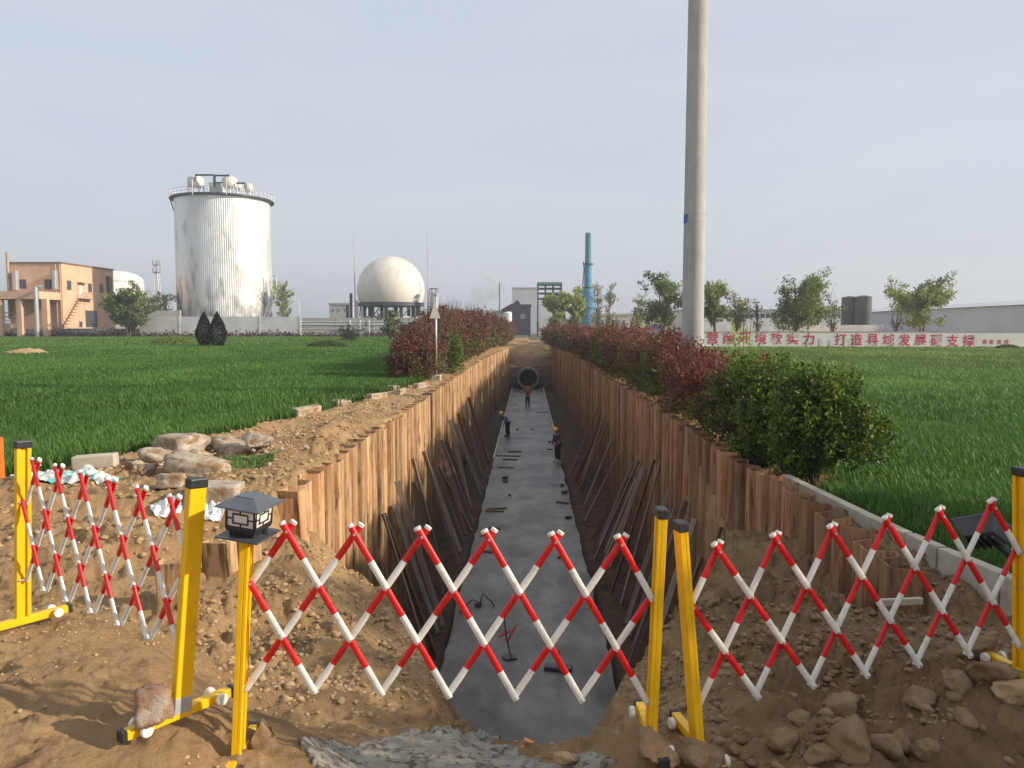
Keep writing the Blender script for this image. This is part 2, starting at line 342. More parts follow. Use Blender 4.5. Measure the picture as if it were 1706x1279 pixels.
def in_poly(x, y, poly):
    c = np.zeros(x.shape, bool); n = len(poly)
    for i in range(n):
        x1, y1 = poly[i]; x2, y2 = poly[(i + 1) % n]
        k = ((y1 > y) != (y2 > y)); xi = (x2 - x1) * (y - y1) / ((y2 - y1) if y2 != y1 else 1e-9) + x1
        c ^= (k & (x < xi))
    return c
def seg_dist(x, y, pts):
    d = np.full(x.shape, 1e9)
    for (x1, y1), (x2, y2) in zip(pts[:-1], pts[1:]):
        dx, dy = x2 - x1, y2 - y1; t = np.clip(((x - x1) * dx + (y - y1) * dy) / (dx * dx + dy * dy + 1e-9), 0, 1)
        d = np.minimum(d, np.hypot(x - (x1 + t * dx), y - (y1 + t * dy)))
    return d
def height(x, y, rough=True):
    x = np.asarray(x, float); y = np.asarray(y, float)
    jx = (fbm(x * 1.6, y * 1.6, 5) - .5) * .5; jy = (fbm(x * 1.6, y * 1.6, 9) - .5) * .5
    nearmask = np.clip((16 - y) / 5, 0, 1)
    P = plateau(x, y); fld = field_mask(x, y)
    if rough:
        a = np.where(fld, .12, 1.0) * np.clip(1.3 - y / 60, .25, 1)
        smooth = np.clip((x + 4.6) / 1.0, 0, 1) * np.clip((-0.6 - x) / 1.2, 0, 1) * np.clip((4.7 - y) / .6, 0, 1)
        lefts = np.clip((-1.2 - x) / 1.5, 0, 1) * np.clip((5.6 - y) / 1.0, 0, 1)
        spill = np.clip((x + 1.5) / .3, 0, 1) * np.clip((.8 - x) / .3, 0, 1) * np.clip((4.75 - y) / .3, 0, 1)
        a = a * (1 - np.maximum(.55 * np.maximum(smooth, lefts), .82 * spill))
        right = np.clip((x - .9) / .8, 0, 1)
        cl = 1 - 2 * np.abs(fbm(x * 4.3, y * 4.3, 33, 3) - .5) * 1.6; cl2 = 1 - 2 * np.abs(fbm(x * 11 + 5, y * 11, 34, 3) - .5) * 1.8
        P = P + .26 * np.exp(-((x + 4.1) / .75) ** 2) * np.clip((y - 11) / 2, 0, 1) * np.clip((21 - y) / 4, 0, 1) * fbm(x * 1.4, y * 1.1, 91) * (x < -3.3)
        wx = x + (fbm(x * 7, y * 7, 71, 2) - .5) * .10; wy = y + (fbm(x * 7, y * 7, 72, 2) - .5) * .10
        h1, q1 = worley(wx * 5.5, wy * 5.5, 3); h2, q2 = worley(wx * 13, wy * 13, 5); h3, q3 = worley(wx * 27, wy * 27, 8)
        lump = h1 * q1 ** 3 * .10 + h2 * q2 ** 2 * .042 + h3 * q3 * .016
        nearw = np.clip((30 - y) / 14, 0, 1); patchy = .45 + 1.1 * np.clip((fbm(x * .8, y * .8, 73) - .35) * 3, 0, 1)
        P = P + a * nearw * patchy * (.65 + .6 * right) * (lump - .02)
        P = P + a * ((fbm(x * .9, y * .9, 1) - .5) * .22 + (fbm(x * 3.1, y * 3.1, 2, 4) - .5) * (.15 + .08 * right) - np.clip(cl, 0, 1) ** 3 * .02 + .01 + (fbm(x * 22, y * 22, 4, 3) - .5) * .035)
    xx = x + jx * nearmask; yy = y + jy * nearmask
    ins = in_poly(x, y, PITPOLY)
    d = seg_dist(x, y, RIMXY)
    steep = 2.3 + 1.6 * (fbm(xx * 1.7, yy * 1.7, 21) - .5)
    drop = np.where(ins, steep * np.maximum(d - 0.02, 0), 0)
    h = P - np.minimum(drop, 9)
    fl = FLOOR - .08 + (fbm(x * 2, y * 2, 31) - .5) * .14
    sl = 1 - np.clip((np.abs(x) - 1.6) / .4, 0, 1); fl = fl - .12 * sl
    hp = np.maximum(h, fl)
    # far end of the trench: earth face over the pipe
    e = np.clip((y - (YEND + .2)) / 19.0, 0, 1)
    endz = np.where(y > YEND + .2, -2.15 + e * 2.0 + (fbm(x * 1.1, y * .5, 51) - .5) * .9 - .25 * np.abs(fbm(x * 2.5, y * 1.2, 52) - .5), fl)
    mid = (x > Lx(YEND) - 1.2) & (x < Rx(YEND) + .9)
    hp = np.where((y > YEND + .2) & mid & (y < YEND + 21), np.minimum(endz, P + .1), hp)
    hp = np.where(ins & (y <= YEND + .2), hp, hp)
    return hp
def ground_z(x, y): return float(height(np.array([x]), np.array([y]))[0])

# ------------------------------------------------------------------ ground sheet
def make_ground():
    rows = np.concatenate([np.geomspace(1.15, 13, 400, endpoint=False), np.geomspace(13, 86, 230, endpoint=False), np.linspace(86, 110, 50, endpoint=False), np.geomspace(110, 5000, 40)])
    u = np.concatenate([-np.geomspace(2.6, .86, 22, endpoint=False), np.linspace(-.86, .86, 640), np.geomspace(.88, 2.6, 22)])
    U, Yg = np.meshgrid(u, rows)
    Xg = U * (Yg + 0.25)
    Z = height(Xg.ravel(), Yg.ravel()).reshape(Xg.shape)
    V = np.stack([Xg, Yg, Z], -1).reshape(-1, 3); nr, nc = Xg.shape
    idx = np.arange(nr * nc).reshape(nr, nc)
    F = np.stack([idx[:-1, :-1], idx[:-1, 1:], idx[1:, 1:], idx[1:, :-1]], -1).reshape(-1, 4)
    fm = field_mask(V[:, 0], V[:, 1]).astype(float)
    pitf = np.where((V[:, 1] < YEND + .3), (V[:, 2] < -3.9) * 1.0, np.clip((-V[:, 2] - .8) / 1.0, 0, .75) * (V[:, 1] < YEND + 22))
    far = np.clip((V[:, 1] - 140) / 10, 0, 1)
    cols = np.zeros((len(V), 3)); cols[:, 0] = fm; cols[:, 1] = pitf; cols[:, 2] = far
    soil_shade = np.clip((V[:, 0] - .6) / 1.2, 0, 1) * np.clip((13 - V[:, 1]) / 2, 0, 1) * np.clip(.35 + 1.2 * fbm(V[:, 0] * .9, V[:, 1] * .9, 88), 0, 1) * np.clip((5.4 - V[:, 0]) / .8, 0, 1)  # shade of the right foreground, painted into the soil colour
    soil_shade = np.maximum(soil_shade, .95 * np.clip((V[:, 0] - Rx(V[:, 1])) / .2, 0, 1) * np.clip((6.2 - V[:, 0]) / .5, 0, 1) * np.clip((V[:, 1] - 9.5) / 2, 0, 1) * np.clip((130 - V[:, 1]) / 10, 0, 1))  # shade along the right hedge, painted into the soil as well
    m = bpy.data.materials.new('ground_soil_and_field'); m.use_nodes = True; nt = m.node_tree; N = nt.nodes; L = nt.links
    b = N['Principled BSDF']; b.inputs['Roughness'].default_value = .95; b.inputs['Specular IOR Level'].default_value = .12
    geo = N.new("ShaderNodeNewGeometry"); at_ = N.new("ShaderNodeAttribute"); at_.attribute_name = 'Col'
    sep = N.new("ShaderNodeSeparateColor"); L.new(at_.outputs['Color'], sep.inputs[0])
    def nz(scale, det=8, sc=None, ro=.65):
        n = N.new("ShaderNodeTexNoise"); n.inputs['Scale'].default_value = scale; n.inputs['Detail'].default_value = det; n.inputs['Roughness'].default_value = ro
        if sc:
            mp = N.new("ShaderNodeMapping"); mp.inputs['Scale'].default_value = sc; L.new(geo.outputs['Position'], mp.inputs[0]); L.new(mp.outputs[0], n.inputs[0])
        else: L.new(geo.outputs['Position'], n.inputs[0])
        return n
    def ramp(n, p0, c0, p1, c1, extra=()):
        r = N.new("ShaderNodeValToRGB"); e = r.color_ramp.elements; e[0].position = p0; e[0].color = (*c0, 1); e[1].position = p1; e[1].color = (*c1, 1)
        for p, c in extra: k = e.new(p); k.color = (*c, 1)
        L.new(n.outputs[0], r.inputs[0]); return r
    def mix(f, a, bb):
        x = N.new("ShaderNodeMix"); x.data_type = 'RGBA'; L.new(f, x.inputs[0])
        for i, v in ((6, a), (7, bb)):
            if isinstance(v, tuple): x.inputs[i].default_value = (*v, 1)
            else: L.new(v, x.inputs[i])
        return x.outputs[2]
    soil = ramp(nz(1.1), .34, (.31, .195, .095), .66, (.52, .345, .178), ((.5, (.42, .27, .135)),)).outputs[0]
    dk = ramp(nz(4.5, 10), .54, (0, 0, 0), .70, (1, 1, 1)).outputs[0]
    soil = mix(dk, soil, (.215, .125, .064))
    pale = ramp(nz(11, 8), .60, (0, 0, 0), .70, (.7, .7, .7)).outputs[0]
    soil = mix(pale, soil, (.53, .40, .25))
    dn_ = N.new("ShaderNodeAttribute"); dn_.attribute_name = 'soil_shade'; dm = N.new("ShaderNodeMath"); dm.operation = 'MULTIPLY'; dm.inputs[1].default_value = .58; L.new(dn_.outputs['Fac'], dm.inputs[0])
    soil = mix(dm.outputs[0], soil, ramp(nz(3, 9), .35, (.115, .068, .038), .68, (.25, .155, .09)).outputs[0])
    fg = ramp(nz(.9, 9), .3, (.030, .072, .016), .7, (.065, .135, .028)).outputs[0]
    fg2 = ramp(nz(.06, 5), .42, (0, 0, 0), .62, (.55, .55, .55)).outputs[0]
    fg = mix(fg2, fg, (.075, .125, .03))
    farc = ramp(nz(.05, 6), .3, (.10, .10, .06), .7, (.17, .15, .10)).outputs[0]
    c = mix(sep.outputs[0], soil, fg)
    mud = ramp(nz(2, 8), .3, (.055, .038, .027), .7, (.13, .088, .058)).outputs[0]
    c = mix(sep.outputs[1], c, mud); c = mix(sep.outputs[2], c, farc)
    L.new(c, b.inputs['Base Color'])
    bp = N.new("ShaderNodeBump"); bp.inputs['Strength'].default_value = 1.0; bp.inputs['Distance'].default_value = .05
    L.new(nz(20, 10, ro=.74).outputs[0], bp.inputs['Height']); L.new(bp.outputs[0], b.inputs['Normal'])
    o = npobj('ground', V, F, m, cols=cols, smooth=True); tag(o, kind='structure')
    da = o.data.attributes.new('soil_shade', 'FLOAT', 'POINT'); da.data.foreach_set('value', soil_shade.astype(np.float32))
    # the road side behind the camera
    g = MB(); g.add([(-300, 1.25, .02), (300, 1.25, .02), (300, -300, .02), (-300, -300, .02)], [(0, 3, 2, 1)])
    tag(g.build('ground_behind', M_soil), kind='structure')
make_ground()
# trench slab
sb = MB(); ys = [8.5, 20, 35, 50, 70, YEND + .1]
ye = np.concatenate([np.arange(8.5, 42, .35), np.arange(42, YEND, 1.2), [YEND]]); xr = 1.69 + (fbm(ye * 1.3, ye * 0, 5) - .5) * .16; xl = -1.76 + (fbm(ye * 1.3, ye * 0 + 4, 6) - .5) * .16
V_ = np.concatenate([np.stack([xl, ye, ye * 0 + SLAB], 1), np.stack([xr, ye, ye * 0 + SLAB], 1), np.stack([xl - .03, ye, ye * 0 + SLAB - .3], 1), np.stack([xr + .03, ye, ye * 0 + SLAB - .3], 1)]); n_ = len(ye); a_ = np.arange(n_ - 1)
sb.add(V_.tolist(), np.concatenate([np.stack([a_, a_ + n_, a_ + n_ + 1, a_ + 1], 1), np.stack([a_ + 2 * n_, a_, a_ + 1, a_ + 2 * n_ + 1], 1), np.stack([a_ + n_, a_ + 3 * n_, a_ + 3 * n_ + 1, a_ + n_ + 1], 1)]).tolist())
slab = tag(sb.build('concrete_floor', M_conc_slab), kind='structure')
for sx, y0, y1, cat in ((-1.80, 40, YEND, 0), (1.74, 46, YEND, 1)):
    n = 6
    kb = MB()
    for i in range(n):
        a = y0 + (y1 - y0) * i / n; b = y0 + (y1 - y0) * (i + 1) / n - .06
        kb.box2((sx - .05, a, SLAB - .25), (sx + .05, b, SLAB + .10))
    o = kb.build('edge_board', M_conc); o['kind'] = 'structure'

# ------------------------------------------------------------------ sheet pile walls
def pile_mesh(name, side, m, seed):
    """plan profile of one pile, extruded down; origin at its top, on the inner face line"""
    rr = random.Random(seed); w = .60; dpt = .26; t = .016
    pf = [(dpt, 0.0), (dpt, .07), (0.02, .155), (0.0, .20), (rr.uniform(.0, .02), .33), (0.0, .44), (0.02, .475), (dpt, .565), (dpt, w + .012)]
    if side > 0: pass
    prof = [(side * x, y) for x, y in pf]; n = len(prof); back = []
    for i in range(n):
        a = Vector(prof[max(i - 1, 0)]); b = Vector(prof[min(i + 1, n - 1)]); tt = (b - a).normalized(); nn = Vector((tt.y, -tt.x)) * side
        back.append((prof[i][0] + nn.x * t, prof[i][1] + nn.y * t))
    vs = []; zs = (0, -5.0)
    jag = [rr.uniform(-.02, .0) for _ in range(n)]
    for z in zs:
        for k, p in enumerate(prof): vs.append((p[0], p[1], z + (jag[k] if z == 0 else 0)))
        for k, p in enumerate(back): vs.append((p[0], p[1], z + (jag[k] if z == 0 else 0)))
    fs = []
    for i in range(n - 1):
        fs.append((i, i + 1, 2 * n + i + 1, 2 * n + i)); fs.append((n + i, 3 * n + i, 3 * n + i + 1, n + i + 1)); fs.append((i, n + i, n + i + 1, i + 1))
    fs.append((0, 2 * n, 3 * n, n)); fs.append((n - 1, 2 * n - 1, 4 * n - 1, 3 * n - 1))
    me = bpy.data.meshes.new(name); me.from_pydata(vs, [], fs); me.materials.append(m)
    bm = bmesh.new(); bm.from_mesh(me); bmesh.ops.recalc_face_normals(bm, faces=bm.faces); bm.to_mesh(me); bm.free(); me.update()
    return me
def pile_wall(side, y0, fx, m, label):
    root = empty('sheet_pile_wall', (fx(y0), y0, -4.7), label=label, cat='pile wall')
    meshes = [pile_mesh('sheet_pile', side, m, 40 + k + (10 if side > 0 else 0)) for k in range(6)]
    y = y0; i = 0; rr = random.Random(3 + side)
    while y < YEND:
        o = bpy.data.objects.new('sheet_pile', meshes[rr.randrange(6)]); COL.objects.link(o); o.parent = root
        z = 0.05 + rr.uniform(-.055, .045) + (rr.random() < .05) * rr.uniform(-.06, .08)
        if side < 0 and y < 14: z += .0 - (14 - y) * .02
        if side > 0 and y < 9: z -= (9 - y) * .03
        dx = float(fx(y + .6) - fx(y))
        o.location = (fx(y) - root.location.x + rr.uniform(-.025, .025), y - y0, z - root.location.z)
        o.rotation_euler = (rr.uniform(-.006, .006), rr.uniform(-.004, .004), -dx / .6 + rr.uniform(-.03, .03))
        if side > 0 and abs(y - 20.8) < .3:
            o.location.z += .30; o['label'] = 'sheet pile standing a little taller than its neighbours'
        y += .60; i += 1
    return root
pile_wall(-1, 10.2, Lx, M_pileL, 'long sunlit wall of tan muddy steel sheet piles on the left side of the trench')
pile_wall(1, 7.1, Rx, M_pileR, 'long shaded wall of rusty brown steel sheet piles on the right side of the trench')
# short stubs of piles sticking out of the soil, left front
stub_spec = [((355, 905), (355, 958), 7.9, .30, 'wide pile stub with open top, behind the fence between lantern and post'),
             ((400, 888), (398, 932), 8.5, .24, 'pile stub half hidden behind the black post lantern'),
             ((284, 940), (284, 1000), 7.0, .30, 'nearest low pile stub, seen through the left lattice fence'),
             ((478, 818), (478, 850), 10.4, .34, 'pale pile stub standing just in front of the left pile wall')]
for (tx, ty), (bx, by), Y, w, lab in stub_spec:
    tp = at(tx, ty, Y); g = MB()
    t = .016; d = .20; prof = [(-w / 2, d), (-w / 2, 0), (w / 2, 0), (w / 2, d)]
    for (a, b) in zip(prof[:-1], prof[1:]):
        va, vb = Vector((*a, 0)), Vector((*b, 0)); dd = (vb - va); nn = Vector((-dd.y, dd.x, 0)).normalized() * t
        g.prism([(va.x, va.y), (vb.x, vb.y), (vb.x + nn.x, vb.y + nn.y), (va.x + nn.x, va.y + nn.y)], -1.3, 0)
    o = g.build('pile_stub', M_pileL, loc=tp); o.rotation_euler = (R(2), R(-2), R(random.uniform(-25, 25)))
    tag(o, lab, 'pile', 'cut-off sheet piles sticking out of the soil')

# ------------------------------------------------------------------ pipe at the end
pc = at(880, 631, 86.4); g = MB(); n = 40
prof = [(1.02, 0), (1.24, 0), (1.24, 14.5), (1.02, 14.5)]
vs = []; fs = []
for (r, l) in prof:
    for k in range(n): a = 2 * math.pi * k / n; vs.append((r * math.cos(a), l, r * math.sin(a)))
for i in range(3):
    for k in range(n): fs.append((i * n + k, i * n + (k + 1) % n, (i + 1) * n + (k + 1) % n, (i + 1) * n + k))
for k in range(n): fs.append((3 * n + k, 3 * n + (k + 1) % n, (k + 1) % n, k))
g.add(vs, fs); fs2 = [tuple(range(n))]
pipe = g.build('concrete_pipe', mat('pipe_concrete', (.25, .24, .21), (.33, .31, .28), 3, .85, .3, 20, c3=(.17, .14, .11), s3=2), loc=(pc.x, 86.3, SLAB + 1.24), smooth=False)
tag(pipe, 'large round concrete pipe opening at the far end of the trench', 'pipe')
g = MB(); g.lathe([(1.03, 0), (1.03, .1)], n=32); o = g.build('inner_wall', M_mudbrown, parent=pipe, loc=(0, 14.2, 0)); o.rotation_euler = (R(-90), 0, 0)

# ------------------------------------------------------------------ utility pole
pb = at(1153.5, 575, 24.0); g = MB()
pz = -0.3; zt = 15.5; r0 = .345
g.lathe([(r0 * (1 - .0125 * z), z) for z in np.linspace(0, zt, 24)], n=40)
pole = empty('utility_pole', (pb.x, 24.0, pz), label='tall bare grey concrete utility pole rising behind the red hedge', cat='utility pole')
g.build('shaft', M_pole, pole, smooth=True)
M_blue = mat('blue_tag', (.03, .10, .42), (.04, .12, .5), 5, .5)
for zz in (at(1155, 357, 24).z - pz, at(1155, 370, 24).z - pz):
    b_ = MB(); b_.lathe([(r0 * (1 - .0125 * zz) + .006, -.015), (r0 * (1 - .0125 * zz) + .006, .015)], (0, 0, zz), 40, caps=False); b_.build('band', M_tape, pole)
g = MB(); zc = at(1143, 365, 24).z - pz; rr_ = r0 * (1 - .0125 * zc) + .01
vs = []; ang = [R(180 + 14 + k * 8) for k in range(-3, 4)]
for a in ang:
    for z in (-.13, .13): vs.append((rr_ * math.cos(a), rr_ * math.sin(a), zc + z))
g.add(vs, [(2 * i, 2 * i + 2, 2 * i + 3, 2 * i + 1) for i in range(6)]); g.build('tag_plate', M_blue, pole)

# ------------------------------------------------------------------ lattice barriers
def rect_post(base, top, w_in, w_perp, dirv):
    """post mesh between base and top (world), cross-section aligned with dirv"""
    b, t = Vector(base), Vector(top); ax = (t - b); h = ax.length; ax.normalize()
    dx = Vector((dirv.x, dirv.y, 0)).normalized(); dx = (dx - ax * dx.dot(ax)).normalized(); dy = ax.cross(dx)
    M = Matrix((dx, dy, ax)).transposed(); return b, h, M, dx, dy, ax
def barrier(name, PA, TA, PB, TB, ncell, ztA, zbA, ztB, zbB, label, footA=True, footB=True, tape=None):
    A, B = Vector(PA), Vector(PB); root = empty(name, A, label=label, cat='lattice fence', group='red and white folding fences round the trench head')
    d = Vector((B.x - A.x, B.y - A.y, 0)).normalized(); perp = Vector((-d.y, d.x, 0))
    def loc(v): return Vector(v) - A
    for pi, (P, T, foot) in enumerate(((A, Vector(TA), footA), (B, Vector(TB), footB))):
        b, h, M, dx, dy, ax = rect_post(loc(P), loc(T), 0, 0, d)
        g = MB()      # C-channel post : front, back and side webs leave a groove
        W, D = .046, .088
        def sec(cx, cy, wx, wy, z0, z1, gg=g): gg.box(b + M @ Vector((cx, cy, (z0 + z1) / 2)), (wx, wy, z1 - z0), M=M)
        inn = 1 if pi == 0 else -1
        sec(-inn * W * .2, 0, W * .6, D, .03, h - .03)
        sec(inn * W * .299, -D / 2 + .012, W * .4, .024, .031, h - .031); sec(inn * W * .299, D / 2 - .012, W * .4, .024, .031, h - .031)
        g.build('post', M_yellow, root, bevel=.003)
        c = MB(); c.box(b + M @ Vector((0, 0, h - .012)), (W + .008, D + .010, .05), M=M); c.build('post_cap', M_black, root, bevel=.006, seg=2)
        if tape == pi:
            tt = MB(); tt.box(b + M @ Vector((0, 0, .075)), (W + .006, D + .006, .085), M=M); tt.build('tape_wrap', M_tape, root, bevel=.003)
        if foot:
            f = MB(); c0 = b + Vector((0, 0, .028)); FM = Matrix((d, perp, Vector((0, 0, 1)))).transposed()
            f.box(c0, (.05, .56, .05), M=FM); ft = f.build('foot', M_yellow, root, bevel=.004)
            for s in (-1, 1):
                e = MB(); e.box(c0 + perp * (s * .292), (.056, .03, .058), M=FM); e.build('end_cap', M_black, ft, bevel=.004)
                wv = MB(); q = c0 + perp * (s * .20) + d * .045 + Vector((0, 0, .005)); wv.tube([q, q + d * .026], .031, 16); wv.build('wheel', M_white, ft, smooth=False, bevel=.004)
                wv = MB(); q = c0 + perp * (s * .20) - d * .071 + Vector((0, 0, .005)); wv.tube([q, q + d * .026], .031, 16); wv.build('wheel', M_white, ft, smooth=False, bevel=.004)
    TAv, TBv = Vector(TA), Vector(TB)
    def node(u, row):      # row 0 top .. 3 bottom
        zA, zB = ztA + (zbA - ztA) * row / 3, ztB + (zbB - ztB) * row / 3
        def on(P, T, z): t = (z - P.z) / (T.z - P.z); return P + (T - P) * t
        a, b = on(A, TAv, zA), on(B, TBv, zB); a = a + d * .03; b = b - d * .03
        return a + (b - a) * u
    def bar(n0, r0, n1, r1, off):   # from upper end to lower end, indices in half cells
        segs = (r1 - r0) * 2; p0, p1 = node(n0 / (2 * ncell), r0), node(n1 / (2 * ncell), r1)
        o_ = perp * off; g = MB(); dv = (p1 - p0)
        ext = dv.normalized() * (.045 if r0 == 0 else .012); ext2 = dv.normalized() * .012
        for k in range(segs):
            a = p0 + dv * (k / segs) - (ext if k == 0 else Vector()); b = p0 + dv * ((k + 1) / segs) + (ext2 if k == segs - 1 else Vector())
            g.tube([loc(a + o_), loc(b + o_)], .0175, 10, mi=k % 2, ax=(.62, perp), caps=(k in (0, segs - 1)))
        me = g.build('bar', (M_red, M_white), root, smooth=False)
        if r0 == 0:
            c = MB(); c.tube([loc(p0 - ext * 1.25 + o_), loc(p0 - ext * .86 + o_)], .0195, 10, ax=(.66, perp)); c.build('end_plug', M_white, root, bevel=.002)
    H = 2 * ncell
    rows_ = [1, 3]  # posts carry rows 1 and 3
    # family going down to the right
    starts = [(k, 0) for k in range(1, H, 2)] + [(0, 1)]
    for n0, r0 in starts:
        L_ = min(3 - r0, H - n0); bar(n0, r0, n0 + L_, r0 + L_, -.013)
    for n0, r0 in [(k, 0) for k in range(1, H, 2)] + [(H, 1)]:
        L_ = min(3 - r0, n0); bar(n0, r0, n0 - L_, r0 + L_, .013)
    rv = MB()
    for r_ in range(4):
        for k in range(0, H + 1):
            if (k + r_) % 2 == 1:
                p = node(k / H, r_); rv.tube([loc(p - perp * .033), loc(p + perp * .033)], .0065, 6)
    rv.build('rivets', M_steel, root)['kind'] = 'stuff'
    return root
pA, tA = at(38, 1040, 4.95), at(38, 737, 4.95); pB, tB = at(300, 1195, 3.76), at(328, 800, 3.76)
barrier('lattice_barrier', pA, tA, pB, tB, 6, 1.365, .58, 1.34, .60, 'left lattice fence of red and white bars, on the bare tan soil', tape=1)
pC, tC = at(396, 1270, 3.73), at(412, 884, 3.73); pD, tD = at(1084, 1228, 3.85), at(1102, 850, 3.85)
barrier('lattice_barrier', pC, tC, pD, tD, 6, 1.25, .435, 1.15, .33, 'middle lattice fence of red and white bars, across the trench opening', tape=None)
pE, tE = at(1162, 1245, 3.9), at(1133, 872, 3.9); pF, tF = at(1702, 1128, 4.35), at(1702, 782, 4.35)
barrier('lattice_barrier', pE, tE, pF, tF, 6, 1.08, .272, 1.26, .44, 'right lattice fence of red and white bars, in front of the kerb and clods')

# ------------------------------------------------------------------ lantern on the post
def lantern():
    c = at(414, 890, 3.73); root = empty('post_lantern', c, R(-28), 'dark metal post lantern with frosted panels standing on a yellow fence post', 'lantern')
    root.rotation_euler = (R(3), R(6), R(-11)); root.scale = (.80, .80, .98)
    def pr(z0, w0, z1, w1, gg): gg.add([(sx * w / 2, sy * w / 2, z) for z, w in ((z0, w0), (z1, w1)) for sx, sy in ((-1, -1), (1, -1), (1, 1), (-1, 1))],
                                       [(0, 3, 2, 1), (4, 5, 6, 7), (0, 1, 5, 4), (1, 2, 6, 5), (2, 3, 7, 6), (3, 0, 4, 7)])
    g = MB(); pr(0.0, .285, .008, .285, g); g.build('base_plate', M_dgrey, root, bevel=.002)
    g = MB(); pr(.008, .16, .035, .17, g); g.build('neck', M_black, root)
    g = MB(); pr(.035, .195, .055, .205, g); g.build('lower_frame', M_black, root, bevel=.002)
    g = MB(); pr(.055, .186, .153, .206, g); body = g.build('inner_box', M_frost, root)
    g = MB(); pr(.153, .212, .160, .214, g); pr(.160, .30, .166, .304, g); pr(.166, .300, .205, .13, g); pr(.205, .13, .211, .12, g); g.build('roof', mat('lantern_roof', (.10, .11, .125), (.15, .16, .18), 9, .38, .1, 60, metal=.3), root, bevel=.002)
    for k in range(4):
        a = k * math.pi / 2; M = Matrix.Rotation(a, 3, 'Z')
        f = MB(); tilt = .10
        def bx(x, z, wx, wz):
            y = -(.0955 + .1 * (z - .055)) ; f.box(M @ Vector((x, y, z)), (wx, .006, wz), M=M)
        bx(-.093, .104, .012, .098); bx(.093, .104, .012, .098); bx(0, .149, .19, .008); bx(0, .059, .19, .008)
        bx(0, .128, .100, .007); bx(0, .080, .100, .007); bx(-.050, .104, .007, .055); bx(.050, .104, .007, .055)
        bx(0, .140, .007, .018); bx(0, .067, .007, .018); bx(-.072, .104, .034, .006); bx(.072, .104, .034, .006)
        f.build('grille', M_black, root)
lantern()

# ------------------------------------------------------------------ rocks and clods
def rock_verts(seed, sub=2, flat=1.0, blocky=.5):
    bm = bmesh.new(); rr = random.Random(seed)
    if blocky > 1: bmesh.ops.create_cube(bm, size=1.75); bmesh.ops.subdivide_edges(bm, edges=bm.edges[:], cuts=5, use_grid_fill=True); bmesh.ops.triangulate(bm, faces=bm.faces[:])
    else: bmesh.ops.create_icosphere(bm, subdivisions=sub, radius=1.0)
    planes = [(Vector((rr.gauss(0, 1), rr.gauss(0, 1), rr.gauss(0, 1))).normalized(), rr.uniform(.42, .80)) for _ in range(int(7 + 8 * blocky))]
    from mathutils import noise as mn
    for v in bm.verts:
        p = v.co.copy(); o_ = v.co.normalized()
        for nrm, dd in planes:
            if blocky > 1: dd = dd + .5
            e = p.dot(nrm) - dd
            if e > 0: p -= nrm * e * .97
        p += o_ * (mn.noise(o_ * 2.6 + Vector((seed, 0, 0))) * .20 + mn.noise(v.co * 6.5 + Vector((0, seed, 0))) * .10 + mn.noise(v.co * 13 + Vector((0, 0, seed))) * (.05 if sub > 1 else .1))
        p.z *= flat; v.co = p
    vs = np.array([v.co[:] for v in bm.verts]); fs = np.array([[v.index for v in f.verts] for f in bm.faces]); bm.free(); return vs, fs
def rock(name, loc, size, m, label, cat='rock', group=None, seed=0, rot=(0, 0, 0), sub=3, flat=1.0, sink=.25, blocky=.7):
    vs, fs = rock_verts(seed, sub, flat, blocky); vs = vs * np.array(size) / 2
    o = npobj(name, vs, fs, m, loc=(loc[0], loc[1], loc[2] + size[2] * (.5 - sink)), smooth=False); o.rotation_euler = rot
    return tag(o, label, cat, group)
def gr(px, py, z0=0.0):
    """ground point seen at a pixel"""
    d = ray(px, py); lo = None
    for k in range(400):
        t = 2.5 * 1.012 ** k; p = Vector((0, 0, CAM_H)) + d * t
        if p.z <= ground_z(p.x, p.y): return p
    return gz(px, py, z0)
rub = [(300, 742, .75, .5, .24, 'large broken concrete slab piece lying highest on the rubble heap, by the wheat'),
       (372, 738, .5, .4, .22, 'rounded broken concrete lump at the back of the rubble heap, right of centre'),
       (255, 762, .55, .4, .22, 'pitted concrete chunk on the left side of the rubble heap'),
       (243, 778, .35, .25, .16, 'small pale concrete chunk low on the left of the rubble heap'),
       (330, 778, .75, .42, .20, 'flat-topped concrete block with dark holes at the front of the rubble heap'),
       (393, 750, .62, .45, .20, 'cream concrete piece with soil on top, right end of the rubble heap'),
       (428, 740, .50, .38, .28, 'whitish angular stone standing furthest right of the rubble heap'),
       (322, 760, .45, .35, .2, 'weathered concrete lump in the middle of the rubble heap'),
       (285, 800, .30, .24, .14, 'small earthy chunk in front of the rubble heap, left of the slab'), (222, 772, .3, .25, .12, 'small flat chunk at the far left foot of the rubble heap'),
       (405, 728, .42, .3, .14, 'thin flat concrete shard behind the whitish angular stone')]
for i, (px, py, a, b, c, lab) in enumerate(rub):
    p = gr(px, py + 10); s_ = 1.45
    rock('rubble_piece', p, (a * s_, b * 1.35, c * 1.6), M_rubble, lab, 'rubble', 'broken concrete rubble at the field edge', seed=100 + i, rot=(R(random.uniform(-12, 12)), R(random.uniform(-12, 12)), R(random.uniform(-40, 40))), sink=.15, blocky=(1.2 if i in (0, 4, 5, 8) else .8))
p = gr(160, 778); g = MB(); g.box((0, 0, .1), (.66, .26, .22)); o = g.build('kerb_block', M_conc, loc=p, bevel=.03, seg=3); o.rotation_euler = (0, R(-3), R(12)); tag(o, 'long grey concrete block lying left of the rubble heap by the wheat', 'concrete block')
